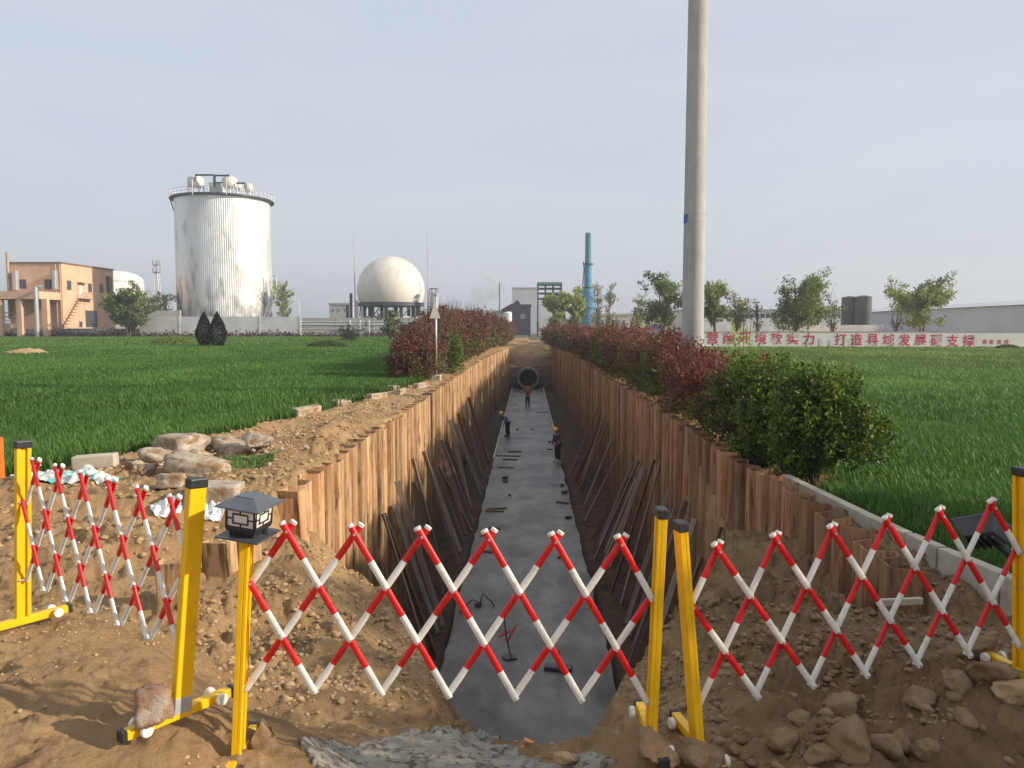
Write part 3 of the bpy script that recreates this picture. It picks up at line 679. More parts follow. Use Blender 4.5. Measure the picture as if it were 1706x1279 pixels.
p = gr(345, 845); g = MB(); g.prism([(-.35, -.22), (.30, -.30), (.38, .20), (-.28, .26)], 0, [.30, .34, .30, .26]); o = g.build('stone_slab', M_rubble, loc=(p.x, p.y + .2, p.z), bevel=.025, seg=2); o.rotation_euler = (R(4), R(6), R(14)); tag(o, 'square-cut stone slab sunk in the soil in front of the rubble heap', 'stone slab')
kl = [(628, 664, 605, 668, .9, 'broken pale kerbstone lying at the bend of the dirt strip'), (668, 656, 0, 0, .55, 'short pale kerbstone next to the bend of the dirt strip'), (702, 645, 0, 0, .8, 'pale kerbstone nearest the foot of the thin sign post'),
      (510, 688, 0, 0, 1.1, 'dirty kerbstone half buried beside the wheat, midway along the strip'), (568, 676, 0, 0, .6, 'small tilted kerbstone beside the wheat'), (655, 650, 0, 0, .5, 'kerbstone at the wheat edge behind the bend')]
for i, (px, py, _, _, ln, lab) in enumerate(kl):
    p = gr(px, py); g = MB(); g.box((0, 0, .05), (.24, ln, .26)); o = g.build('kerbstone', M_rubble, loc=p, bevel=.035, seg=2); o.rotation_euler = (R(random.uniform(-5, 5)), R(random.uniform(-14, 14)), R(-22 + random.uniform(-18, 12)))
    tag(o, lab, 'kerbstone', 'loose kerbstones along the left field edge')
# weights and stones on the fence feet
p = at(258, 1205, 3.62); rock('stone_block', (p.x, p.y, p.z), (.18, .15, .19), mat('reddish_stone', (.27, .15, .09), (.42, .28, .19), 5, .9, .8, 40, c3=(.5, .42, .34), s3=4, p3=(.55, .6)), 'reddish squared stone weighing down the foot of the left fence', 'stone', seed=5, sink=-.02, blocky=1.3, rot=(0, 0, R(20)))
p = at(438, 1268, 3.85); rock('boulder', (p.x, p.y, p.z), (.20, .16, .27), M_clod, 'brown pointed boulder leaning behind the lantern post', 'stone', seed=9, sink=.08, rot=(R(5), R(-18), R(10)))
p = at(1088, 1279, 3.62); rock('boulder', (p.x, p.y, p.z), (.27, .23, .22), M_clod, 'rounded earthy boulder holding the middle fence foot', 'stone', seed=12, sink=.1)
p = at(1165, 1290, 3.62); rock('boulder', (p.x, p.y, p.z), (.30, .24, .20), M_clod, 'flat earthy boulder at the foot of the right fence', 'stone', seed=14, sink=.1)
p = at(945, 1272, 3.8); rock('boulder', (p.x, p.y, p.z), (.15, .1, .08), M_clod2, 'small pale stone on the ground in front of the trench', 'stone', seed=15, sink=.2)
p = at(1698, 1165, 4.1); rock('boulder', (p.x, p.y, p.z), (.3, .24, .15), M_clod2, 'flat brown stone at the right picture edge, at the fence foot', 'stone', seed=16, sink=.2)
clod_list = [(1420, 1250, .24, 'large clod in the heap of clods, bottom right'), (1480, 1262, .22, 'smooth-faced clod right of the largest clod in the heap'), (1395, 1195, .30, 'long flat clod at the back of the clod heap'),
             (1330, 1205, .15, 'dark clod at the left back of the clod heap'), (1500, 1245, .15, 'small angular clod standing between larger ones in the heap'), (1298, 1245, .20, 'brown clod on the left of the clod heap'),
             (1610, 1205, .14, 'lone pale clod on the soil right of the clod heap'), (1530, 1180, .20, 'flat tan clod lying behind the clod heap'), (1620, 1095, .26, 'rounded rock below the right end of the right fence'),
             (1660, 1140, .30, 'broad low rock in front of the yellow post at the right edge'), (1290, 1075, .22, 'yellowish rock below the right fence, near the trench'), (1180, 1010, .26, 'yellowish lump on the bank beside the right piles'),
             (1540, 1262, .17, 'dark clod at the right front of the clod heap'), (1370, 1270, .18, 'clod at the bottom picture edge in the clod heap'), (1590, 1150, .2, 'brown clod behind the lone pale clod')]
for i, (px, py, s_, lab) in enumerate(clod_list):
    s_ *= 1.25; p = gr(px, py); rock('clod', p, (s_, s_ * .8, s_ * .62), M_clod, lab, 'clod', 'big clods in the right foreground', seed=200 + i, sink=.2, rot=(R(random.uniform(-20, 20)), R(random.uniform(-20, 20)), R(random.uniform(0, 90))))
def scatter(name, pts, sizes, m, seeds=6, label=None, flat=.7):
    base = [rock_verts(300 + k, 1, flat) for k in range(seeds)]; V = []; F = []; k0 = 0
    for (x, y, z), s_ in zip(pts, sizes):
        vs, fs = base[rng.integers(seeds)]; a = rng.uniform(0, 6.28); ca, sa = math.cos(a), math.sin(a)
        w = vs * s_ * np.array([1, rng.uniform(.55, 1), rng.uniform(.55, 1)]); w = np.stack([w[:, 0] * ca - w[:, 1] * sa, w[:, 0] * sa + w[:, 1] * ca, w[:, 2]], 1) + np.array([x, y, z + s_ * .12])
        V.append(w); F.append(fs + k0); k0 += len(vs)
    o = npobj(name, np.concatenate(V), np.concatenate(F), m); return tag(o, label, kind='stuff')
def scatter_pts(n, x0, x1, y0, y1, thr, seed, smin, smax, pw=3.0):
    x = rng.uniform(x0, x1, n); y = rng.uniform(y0, y1, n)
    k = (fbm(x * 1.3, y * 1.3, seed) > thr) & ~field_mask(x, y); x, y = x[k], y[k]; z = height(x, y)
    k = z > -3.5; x, y, z = x[k], y[k], z[k]; s_ = smin + (smax - smin) * rng.random(len(x)) ** pw
    return np.stack([x, y, z], 1), s_
a1 = scatter_pts(9000, .7, 4.6, 3.4, 8, .42, 61, .006, .06, 4.0); a2 = scatter_pts(7000, -4.5, 1, 2.9, 8, .46, 62, .004, .028, 3.5); a3 = scatter_pts(6500, -7, -3.3, 8, 30, .40, 63, .010, .08)
a4 = scatter_pts(4500, -3.2, -.8, 5, 11, .42, 64, .008, .06); a5 = scatter_pts(900, 3.6, 4.6, 7, 16, .4, 65, .01, .05)
scatter('soil_clods', np.concatenate([a1[0], a5[0]]), np.concatenate([a1[1], a5[1]]), M_clod, label='loose brown clods and pebbles scattered over the dug soil')
scatter('soil_crumbs', np.concatenate([a2[0], a3[0], a4[0]]), np.concatenate([a2[1], a3[1], a4[1]]), M_clod2, label='pale dry soil crumbs scattered over the ground on the left')
q_ = gr(322, 768); n_ = 420; x = q_.x + rng.normal(size=n_) * .75; y = q_.y + rng.normal(size=n_) * .5; k_ = ~field_mask(x, y); x, y = x[k_], y[k_]
scatter('rubble_bits', np.stack([x, y, height(x, y)], 1), .012 + .10 * rng.random(len(x)) ** 3, M_rubble, label='small broken bits of concrete strewn round the rubble heap', flat=.6)
# grey mortar spill in the foreground
def patch(name, pts, m, lift, amp, label, res=.03, sd=1):
    xs = [p[0] for p in pts]; ys = [p[1] for p in pts]
    gx = np.arange(min(xs) - .1, max(xs) + .1, res); gy = np.arange(min(ys) - .1, max(ys) + .1, res); X, Y = np.meshgrid(gx, gy)
    ins = in_poly(X.ravel() + (fbm(X.ravel() * 5, Y.ravel() * 5, sd) - .5) * .3, Y.ravel() + (fbm(X.ravel() * 5, Y.ravel() * 5, sd + 3) - .5) * .3, pts).reshape(X.shape)
    Z = height(X.ravel(), Y.ravel()).reshape(X.shape) * .9 + plateau(X.ravel(), Y.ravel()).reshape(X.shape) * .1
    d = seg_dist(X.ravel(), Y.ravel(), pts + [pts[0]]).reshape(X.shape)
    Z = Z + np.where(ins, np.minimum(d * .4, lift) + .006, -.05) + (fbm(X.ravel() * 14, Y.ravel() * 14, sd + 7) - .5).reshape(X.shape) * amp
    nr, nc = X.shape; idx = np.arange(nr * nc).reshape(nr, nc); F = np.stack([idx[:-1, :-1], idx[:-1, 1:], idx[1:, 1:], idx[1:, :-1]], -1).reshape(-1, 4)
    keep = ins.ravel()[F].any(1); o = npobj(name, np.stack([X, Y, Z], -1).reshape(-1, 3), F[keep], m, smooth=True); return tag(o, label, kind='stuff')
mp_ = [gr(*q) for q in ((505, 1279), (545, 1240), (640, 1236), (720, 1215), (800, 1220), (860, 1245), (960, 1262), (1040, 1276), (1000, 1310), (560, 1320))]
patch('mortar_spill', [(p.x, p.y) for p in mp_], M_mortar, .02, .028, 'rough grey mortar spilled over the ground in front of the trench', res=.014)

# ------------------------------------------------------------------ kerb wall on the right
ky = [12.0, 11.0, 10.0, 9.2, 8.55]; segs_k = [((float(kerb_x(a)), a), (float(kerb_x(b)), b)) for a, b in zip(ky[:-1], ky[1:])]
segs_k += [((4.20, 8.50), (4.26, 7.98)), ((4.27, 7.95), (4.41, 7.15)), ((4.415, 7.12), (4.68, 5.95)), ((4.67, 5.92), (5.05, 4.7))]
kroot = empty('concrete_kerb', (4.3, 7.5, -.4), label='low pale concrete kerb between the right pile wall and the wheat', cat='kerb')
for (a, b) in segs_k:
    A_, B_ = Vector((*a, 0)), Vector((*b, 0)); dv = (B_ - A_).normalized(); nn = Vector((-dv.y, dv.x, 0)); g = MB()
    if nn.x < 0: nn = -nn
    g.prism([(A_.x - 4.3, A_.y - 7.5), (B_.x - 4.3, B_.y - 7.5), (B_.x - 4.3 + nn.x * .13, B_.y - 7.5 + nn.y * .13), (A_.x - 4.3 + nn.x * .13, A_.y - 7.5 + nn.y * .13)], -.6, .4 - .03 + random.uniform(-.012, .012))
    g.build('kerb_slab', M_conc, kroot, bevel=.012, seg=2)
# wooden batten and twig by the last pile
g = MB(); a_ = at(1500, 1002, 6.9); g.box((0, 0, 0), (.42, .05, .06)); o = g.build('timber_batten', M_conc, loc=a_, bevel=.005); o.rotation_euler = (0, 0, R(8)); tag(o, 'short pale batten lying on the soil beside the last pile', 'batten')

# ------------------------------------------------------------------ timber in the trench
pm = {}
def plank_obj(L_, w, t, m):
    g = MB(); g.box((0, 0, L_ / 2), (w, t, L_)); return g.build('timber_plank', m, bevel=0)
rr = random.Random(5)
protos = [plank_obj(1.0, .14, .035, M_wood), plank_obj(1.0, .10, .05, M_wood), plank_obj(1.0, .16, .03, M_wood2)]
used = [False] * 3
def lean(base, top, k, label, group):
    v = Vector(top) - Vector(base)
    if not used[k]: o = protos[k]; used[k] = True
    else: o = protos[k].copy(); COL.objects.link(o)
    o.location = base; o.rotation_mode = 'QUATERNION'; q = v.to_track_quat('Z', 'X')
    from mathutils import Quaternion
    o.rotation_quaternion = q @ Quaternion((0, 0, 1), rr.uniform(0, 3.14)); o.scale = (1, 1, v.length)
    return tag(o, label, 'plank', group)
ORD = ['first', 'second', 'third', 'fourth', 'fifth', 'sixth', 'seventh', 'eighth', 'ninth', 'tenth', 'eleventh', 'twelfth', 'thirteenth', 'fourteenth', 'fifteenth', 'sixteenth', 'seventeenth', 'eighteenth', 'nineteenth', 'twentieth'] 
ORD += ['twenty-' + w for w in ORD[:9]] + ['thirtieth'] + ['thirty-' + w for w in ORD[:9]] + ['fortieth'] + ['forty-' + w for w in ORD[:9]]
y = 15.5; c_ = 0
while y < 42:
    L_ = rr.uniform(2.4, 3.6); xb = rr.uniform(-2.25, -1.95); xt = -3.12; h_ = math.sqrt(max(L_ ** 2 - (xb - xt) ** 2, 1))
    lean((xb, y, FLOOR - .05), (xt, y + rr.uniform(.3, .9), FLOOR + h_), rr.choice((0, 0, 1, 2)), 'timber plank leaning on the left pile wall, ' + ORD[c_] + ' from the camera', 'planks leaning on the left pile wall'); c_ += 1
    y += rr.choice((.25, .35, .7, 1.0, 1.6)) * (1 + y / 60)
y = 12.9; c_ = 0
while y < 38:
    L_ = rr.uniform(2.3, 3.7); xb = rr.uniform(2.05, 2.4); xt = 3.42; h_ = math.sqrt(max(L_ ** 2 - (xb - xt) ** 2, 1))
    lean((xb, y, FLOOR - .05), (xt, y + rr.uniform(.2, .9), FLOOR + h_), rr.choice((0, 1, 0, 2)), 'timber plank leaning on the right pile wall, ' + ORD[c_] + ' from the camera', 'planks leaning on the right pile wall'); c_ += 1
    y += rr.choice((.25, .35, .6, 1.0, 1.7)) * (1 + y / 60)
def floor_at(px, py): return gz(px, py, SLAB)
dl = [(858, 753, .75, 'thin dark batten on the concrete floor behind the long one'), (845, 760, 1.4, 'long dark batten lying across the concrete floor, left of middle'), (850, 766, .8, 'bent dark batten beside the long one on the concrete floor'),
      (843, 779, .8, 'single batten on the concrete floor, nearest below the battens by the workers'), (828, 848, .75, 'upper batten of a pair lying on the concrete floor'), (824, 852, .7, 'lower batten of a pair lying on the concrete floor'),
      (824, 881, .4, 'short dark batten near the left edge of the concrete floor'), (812, 893, .55, 'broken batten against the left edge of the concrete floor'), (937, 838, .55, 'slanting batten near the right edge of the concrete floor'),
      (906, 687, 1.3, 'dark batten far back, across the right side of the concrete floor'), (916, 749, .35, 'short stick near the right-hand worker'), (815, 920, .7, 'dark lath on the left of the concrete floor, above the red shovel')]
for i, (px, py, L_, lab) in enumerate(dl):
    p = floor_at(px, py); g = MB(); g.box((0, 0, .03), (L_, .10, .05)); o = g.build('batten', M_wood if i % 2 else M_wood2, loc=p, bevel=.004); o.rotation_euler = (0, 0, R(rr.uniform(-14, 14) - (35 if 'slanting' in lab else 0))); tag(o, lab, 'batten', 'battens dropped on the trench floor')
hl = [(842, 797, .40, 'dark heap of wet rags on the left of the concrete floor'), (841, 803, .35, 'flat mortar lump in front of the dark heap'), (936, 810, .3, 'upper of two dark lumps near the right edge'), (940, 822, .36, 'lower of two dark lumps near the right edge'),
      (947, 864, .36, 'broken brick lump near the right edge of the concrete floor'), (849, 826, .22, 'small dark lump alone in the middle of the concrete floor'), (916, 737, .3, 'dark lump beside the right-hand worker'), (932, 930, .2, 'dark lump right of centre above the shovel'),
      (770, 1020, .25, 'left one of the dark lumps beside the wire scraps on the near floor'), (796, 1010, .22, 'lump of the wire scraps on the near floor'), (886, 716, .25, 'dark lump far back, in line with the workers'), (862, 716, .3, 'mortar crumbs by the bent worker')]
for i, (px, py, s_, lab) in enumerate(hl):
    rock('floor_lump', floor_at(px, py), (s_, s_ * .7, s_ * .45), M_mudbrown, lab, 'lump', 'lumps lying on the trench floor', seed=400 + i, sink=.12, sub=2)
# shovel with red grip, tamper, wire hooks
p = floor_at(852, 1100); sh = empty('shovel', p, R(20), 'shovel with red grip lying on the near concrete floor', 'shovel')
g = MB(); g.prism([(-.13, 0), (.13, 0), (.15, .18), (0, .30), (-.15, .18)], 0.01, .035); g.build('blade', M_black, sh, bevel=.005)
g = MB(); g.tube([(0, 0, .03), (-.12, -.05, .5), (-.16, .0, .95)], .018, 8); g.build('handle', M_wood, sh)
g = MB(); g.tube([(-.28, .0, .55), (-.02, .02, .62)], .022, 8); g.tube([(-.1, -.04, .42), (.12, .06, .72)], .018, 8); g.build('grip', M_red, sh)
p = floor_at(930, 1116); tp_ = empty('concrete_tamper', p, R(-10), 'small dark hand float standing on the near concrete floor, right of the shovel', 'tool')
g = MB(); g.box((0, 0, .05), (.55, .22, .09)); g.build('plate', M_dgrey, tp_, bevel=.01)
g = MB(); g.tube([(0, 0, .09), (.02, .02, .42)], .018, 8); g.build('handle', M_wood, tp_)
p = floor_at(800, 1012); g = MB(); g.tube([(0, 0, .02), (.05, .03, .35), (.30, .02, .12), (.35, .0, .02)], .018, 6); g.tube([(-.35, .1, .02), (-.2, .05, .18), (0, 0, .12)], .015, 6)
tag(g.build('wire_hook', M_black, loc=p), 'bent black wire hook standing on the near concrete floor', 'wire')
# leaf and fruit scraps at the rim
for px, py, col, lab, s_ in ((845, 1224, (.25, .45, .08), 'pale green leaf lying on the rim of the trench', .075), (880, 1235, (.75, .28, .06), 'orange peel scrap on the rim of the trench', .035), (891, 1233, (.75, .5, .1), 'yellow peel scrap beside the orange one', .03)):
    p = gr(px, py + 6); g = MB(); n_ = 7; vs = [(s_ * math.cos(2 * math.pi * k / n_) * (1 if k else 1.4), s_ * .45 * math.sin(2 * math.pi * k / n_), .012 + .01 * math.cos(k * 2.3)) for k in range(n_)]
    vs2 = [(v[0], v[1], v[2] - .004) for v in vs]; g.add(vs + vs2, [tuple(range(n_)), tuple(range(2 * n_ - 1, n_ - 1, -1))] + [(i, (i + 1) % n_, n_ + (i + 1) % n_, n_ + i) for i in range(n_)])
    o = g.build('scrap', mat('scrap_' + lab[:6], col, col, 5, .6), loc=(p.x, p.y, p.z + .02)); o.rotation_euler = (R(15), R(8), R(-25)); tag(o, lab, 'scrap')

# ------------------------------------------------------------------ crumpled sheets
def crumple(name, px0, py0, px1, py1, w, d, h, m, label, seed, midx=None, mats=None, n=46):
    a = gr((px0 + px1) / 2, (py0 + py1) / 2); xs = np.linspace(-w / 2, w / 2, n); ysn = np.linspace(-d / 2, d / 2, int(n * .6)); X, Y = np.meshgrid(xs, ysn)
    r_ = np.sqrt((X / (w / 2)) ** 2 + (Y / (d / 2)) ** 2) + (fbm(X * 4 + seed, Y * 4, seed) - .5) * .7
    Z = h * (np.abs(fbm(X * 5 + seed, Y * 5, seed + 1, 4) - .5) * 3.4 + .15) * np.clip(1.15 - r_, 0, 1) ** .6 + height((X + a.x).ravel(), (Y + a.y).ravel()).reshape(X.shape) - a.z + .01
    nr, nc = X.shape; idx = np.arange(nr * nc).reshape(nr, nc); F = np.stack([idx[:-1, :-1], idx[:-1, 1:], idx[1:, 1:], idx[1:, :-1]], -1).reshape(-1, 4)
    F = F[(r_.ravel()[F] < 1.0).all(1)]
    mi = None
    if mats: c = fbm(X.ravel()[F[:, 0]] * 3.5, Y.ravel()[F[:, 0]] * 3.5, seed + 5, 3); mi = (c > .56).astype(int)
    o = npobj(name, np.stack([X, Y, Z], -1).reshape(-1, 3), F, m, mats=mats, midx=mi, loc=a); return tag(o, label, name.split('_')[-1])
M_sheetw = mat('sheet_white', (.66, .68, .64), (.52, .55, .50), 8, .5, .3, 40); M_teal = mat('sheet_teal', (.12, .44, .42), (.20, .55, .50), 8, .5, .3, 40)
crumple('plastic_sheet', 15, 800, 205, 800, 1.55, .75, .15, None, 'crumpled white and turquoise plastic sheet on the soil behind the left fence', 3, mats=[M_sheetw, M_teal], n=70)
crumple('plastic_bag', 255, 855, 300, 860, .42, .30, .16, mat('bag_white', (.82, .82, .82), (.74, .75, .76), 5, .4), 'crumpled white plastic bag at the right end of the left fence', 8)
crumple('plastic_bag', 340, 855, 368, 858, .34, .2, .10, MATS['bag_white'], 'white plastic scrap between the yellow post and the lantern', 12)
# heap of pulled wheat on the dirt strip, dug grass
# ------------------------------------------------------------------ orange frame at left edge and black floodlight
p = at(-31, 764, 9.5); orr = mat('orange_paint', (.80, .16, .02), (.7, .13, .02), 6, .45)
of = empty('orange_stand', p, R(-12), 'bright orange box frame at the left picture edge by the wheat', 'frame')
g = MB()
for dx_ in (-.22, .17): g.box((dx_, 0, 0), (.05, .30, .52))
g.build('side_panel', orr, of, bevel=.004); g = MB(); g.box((-.025, 0, .26), (.34, .30, .03)); g.build('top_panel', orr, of, bevel=.004)
g = MB(); g.box((-.025, .12, 0), (.33, .02, .48)); g.build('back_panel', mat('orange_dark', (.45, .08, .015), (.38, .07, .01), 6, .6), of)
fl_ = at(1640, 888, 5.05); fr = empty('floodlight', fl_, 0, 'black floodlight tilted on its arm above the wheat, beside the right edge post', 'floodlight'); fr.rotation_euler = (R(-24), R(30), R(28))
g = MB(); g.add([(sx * w, sy * .13 * k, z) for z, w, k in ((-.05, .10, .75), (.05, .155, 1.0)) for sx, sy in ((-1, -1), (1, -1), (1, 1), (-1, 1))], [(0, 3, 2, 1), (4, 5, 6, 7), (0, 1, 5, 4), (1, 2, 6, 5), (2, 3, 7, 6), (3, 0, 4, 7)])
g.build('housing', mat('floodlight_shell', (.06, .07, .085), (.09, .10, .12), 8, .5), fr, bevel=.008, seg=2)
g = MB()
for c_, d_ in (((0, -.118, .056), (.31, .03, .014)), ((0, .118, .056), (.31, .03, .014)), ((-.142, 0, .056), (.03, .206, .014)), ((.142, 0, .056), (.03, .206, .014))): g.box(c_, d_)
g.build('bezel', MATS['floodlight_shell'], fr)
g = MB(); g.box((0, 0, .0525), (.25, .20, .008)); g.build('front_glass', M_glass, fr)
g = MB()
for k in range(5): g.box((.0, -.08 + k * .04, -.066), (.16, .008, .03))
g.build('cooling_fins', M_black, fr)
g = MB(); e_ = at(1722, 955, 4.95) ; 
st = empty('light_stand', (e_.x, e_.y, ground_z(e_.x, e_.y)), 0, 'black stand and arm carrying the tilted floodlight at the right edge', 'stand')
g.tube([(0, 0, -.1), (0, 0, e_.z - st.location.z)], .022, 10); g.build('pole', M_black, st)
g = MB(); q_ = Vector(fl_) - Vector(st.location); g.tube([(0, 0, e_.z - st.location.z), (q_.x + .06, q_.y, q_.z - .05)], .028, 8); g.build('arm', M_black, st)

# ------------------------------------------------------------------ sign post left
sp = gr(727, 633); ss = empty('sign_post', sp, 0, 'thin pale steel post with white triangular sign and small lamp beside the left hedge', 'sign post')
kx_ = sp.y / 33.0
hp = at(727, 492, sp.y).z - sp.z
g = MB(); g.tube([(0, 0, 0), (0, 0, hp)], .045, 12); g.build('pole', M_steel, ss, smooth=True)
zc1, zc0 = at(724, 503, sp.y).z - sp.z, at(724, 530, sp.y).z - sp.z
g = MB(); g.add([(-.27, -.06, zc0), (.20, -.06, zc0), (-.03, -.06, zc1), (-.27, -.075, zc0), (.20, -.075, zc0), (-.03, -.075, zc1)], [(0, 1, 2), (5, 4, 3), (0, 3, 4, 1), (1, 4, 5, 2), (2, 5, 3, 0)]); g.build('triangle_plate', M_white, ss)
g = MB(); g.box((0, 0, hp + .05), (.16, .16, .14)); g.build('lamp_head', M_steel, ss, bevel=.02)
g = MB(); g.box((0, 0, .02), (.42, .42, .42)); g.build('footing', M_conc, ss, bevel=.03)

# ------------------------------------------------------------------ people
def skin(name, J, E, m, parent, lv=1, root=0):
    me = bpy.data.meshes.new(name); me.from_pydata([j[0] for j in J], E, []); me.materials.append(m)
    o = bpy.data.objects.new(name, me); COL.objects.link(o); o.parent = parent
    o.modifiers.new('skin', 'SKIN'); sv = me.skin_vertices[0].data
    for i, j in enumerate(J): sv[i].radius = (j[1], j[1] * (j[2] if len(j) > 2 else 1)); sv[i].use_root = (i == root)
    s = o.modifiers.new('sub', 'SUBSURF'); s.levels = lv; s.render_levels = lv
    for p_ in me.polygons: p_.use_smooth = True
    return o
M_skin = mat('skin', (.38, .21, .14), (.42, .24, .16), 5, .6)
def person(loc, rz, bend, label, shirt, trousers, helmet, shoes, arm='down', hscale=1.0, lean_arm=None):
    root = empty('person', loc, rz, label, 'person'); root.scale = (hscale,) * 3
    sb_, cb = math.sin(bend), math.cos(bend)
    hip = Vector((0, 0, .92))
    def up(l, x=0, f=0): return (x, -(l * sb_) + -f * cb, .92 + l * cb - f * sb_)
    leg = []
    J = [(tuple(hip), .14), (up(.25), .135), (up(.47), .15), (up(.56), .06), (up(.66), .085), (up(.76), .095)]
    E = [(0, 1), (1, 2), (2, 3), (3, 4), (4, 5)]
    for s in (-1, 1):
        b = len(J); J += [((s * .09, 0, .86), .09), ((s * .11, -.03, .48), .062), ((s * .12, .02, .09), .042), ((s * .12, -.12, .035), .035)]; E += [(0, b), (b, b + 1), (b + 1, b + 2), (b + 2, b + 3)]
        sh_ = up(.47, s * .17); b = len(J)
        if arm == 'down' or (arm == 'mix' and s < 0):
            el = Vector(sh_) + Vector((s * .05, -.02 - sb_ * .06, -.28)); ha = el + Vector((-s * .02, -.10, -.22))
        else:
            el = Vector(sh_) + Vector((s * .04, -.16, -.20)); ha = el + Vector((-s * .06, -.22, .02 - .1 * sb_))
        J += [(tuple(sh_), .06), (tuple(el), .042), (tuple(ha), .03), (tuple(ha + (ha - el).normalized() * .09), .03)]; E += [(2, b), (b, b + 1), (b + 1, b + 2), (b + 2, b + 3)]
    skin('body', J, E, M_skin, root)
    # clothing a little larger than the body
    JS = [((0, 0, .90), .165), (up(.25), .16), (up(.50), .165)]; ES = [(0, 1), (1, 2)]
    JT = [((0, 0, .96), .15)]; ET = []
    for s in (-1, 1):
        i0 = 14 if s > 0 else 6
        lg = J[(6 if s < 0 else 14):(6 if s < 0 else 14) + 4]; ar = J[(10 if s < 0 else 18):(10 if s < 0 else 18) + 4]
        b = len(JS); JS += [(ar[0][0], .082), (ar[1][0], .060), (ar[2][0], .045)]; ES += [(2, b), (b, b + 1), (b + 1, b + 2)]
        b = len(JT); JT += [(lg[0][0], .115), (lg[1][0], .088), (lg[2][0], .070)]; ET += [(0, b), (b, b + 1), (b + 1, b + 2)]
        g = MB(); f_ = Vector(lg[2][0]); g.box((f_.x, f_.y - .06, .045), (.11, .29, .09)); g.build('shoe', shoes, root, bevel=.03, seg=2)
    skin('jacket', JS, ES, shirt, root); skin('trousers', JT, ET, trousers, root)
    g = MB(); n_ = 16; prof = [(.145, -.02), (.148, .0), (.125, .012), (.122, .06), (.095, .11), (.05, .135), (.005, .142)]
    g.lathe(prof, n=n_); h_ = g.build('helmet', helmet, root, smooth=True); hpz = up(.765); h_.location = hpz; h_.rotation_euler = (bend, 0, 0)
    # face: nose, brim-shaded eyes, mouth
    fc = Vector(up(.695, 0, .085)); g = MB(); g.box((0, 0, 0), (.025, .03, .04)); o = g.build('nose', M_skin, root, bevel=.008, loc=fc)
    g = MB()
    for s in (-1, 1): g.box((s * .035, 0, .028), (.022, .012, .010))
    g.box((0, 0, -.04), (.05, .01, .008)); o = g.build('face_marks', M_black, root, loc=fc + Vector((0, .0, 0)))
    return root
c_blue = mat('blue_cloth', (.10, .17, .26), (.14, .22, .32), 12, .9, .3, 60); c_navy = mat('navy_cloth', (.018, .022, .04), (.03, .035, .055), 12, .9); c_dark = mat('dark_cloth', (.015, .018, .025), (.03, .03, .04), 12, .9)
c_red = mat('red_cloth', (.30, .05, .05), (.22, .04, .04), 12, .9); h_y = mat('helmet_yellow', (.80, .55, .05), (.75, .5, .05), 12, .4); h_r = mat('helmet_orange', (.6, .12, .06), (.5, .1, .05), 12, .4); sh_w = mat('shoe_pale', (.4, .4, .38), (.5, .5, .48), 12, .7)
person(floor_at(846, 727), R(-55), R(42), 'worker in blue jacket and yellow helmet bending by the left edge of the concrete floor', c_blue, c_dark, h_y, c_dark, 'down', 1.02)
person(floor_at(929, 769), R(-60), R(10), 'worker in dark clothes and yellow helmet standing at the right edge of the concrete floor', c_navy, c_dark, h_y, sh_w, 'mix', 1.0)
person(floor_at(879, 678), R(8), R(14), 'worker in red jacket and dark trousers standing in front of the pipe', c_red, c_dark, h_r, c_dark, 'up', 1.03)

# ------------------------------------------------------------------ vegetation
def leaves(name, C, S, N_, cols, m, parent=None, elong=1.0, fold=.25):
    """C centres, S half-lengths, N_ leaf axis directions; rhombic leaf of two triangles"""
    n = len(C); ax = N_ / np.linalg.norm(N_, axis=1, keepdims=True); rv = rng.normal(size=(n, 3)); sd_ = np.cross(ax, rv); sd_ /= np.linalg.norm(sd_, axis=1, keepdims=True)
    up_ = np.cross(ax, sd_); S = S[:, None]
    V = np.stack([C - ax * S * elong, C + sd_ * S * .5 + up_ * S * fold, C + ax * S * elong, C - sd_ * S * .5 + up_ * S * fold], 1).reshape(-1, 3)
    F = np.arange(4 * n).reshape(n, 4); cc = np.repeat(cols, 4, 0)
    return npobj(name, V, F, m, parent, cols=cc)
def stems(root, pts_list, m=M_bark, name='stem'):
    g = MB()
    for pts, r0_, r1_ in pts_list: g.tube(pts, list(np.linspace(r0_, r1_, len(pts))), 5)
    return g.build(name, m, root)
RED = np.array([.17, .032, .030]); RED2 = np.array([.25, .09, .065]); BRN = np.array([.16, .095, .065]); GRN = np.array([.13, .205, .030]); GRND = np.array([.032, .072, .015]); YGR = np.array([.30, .42, .06])
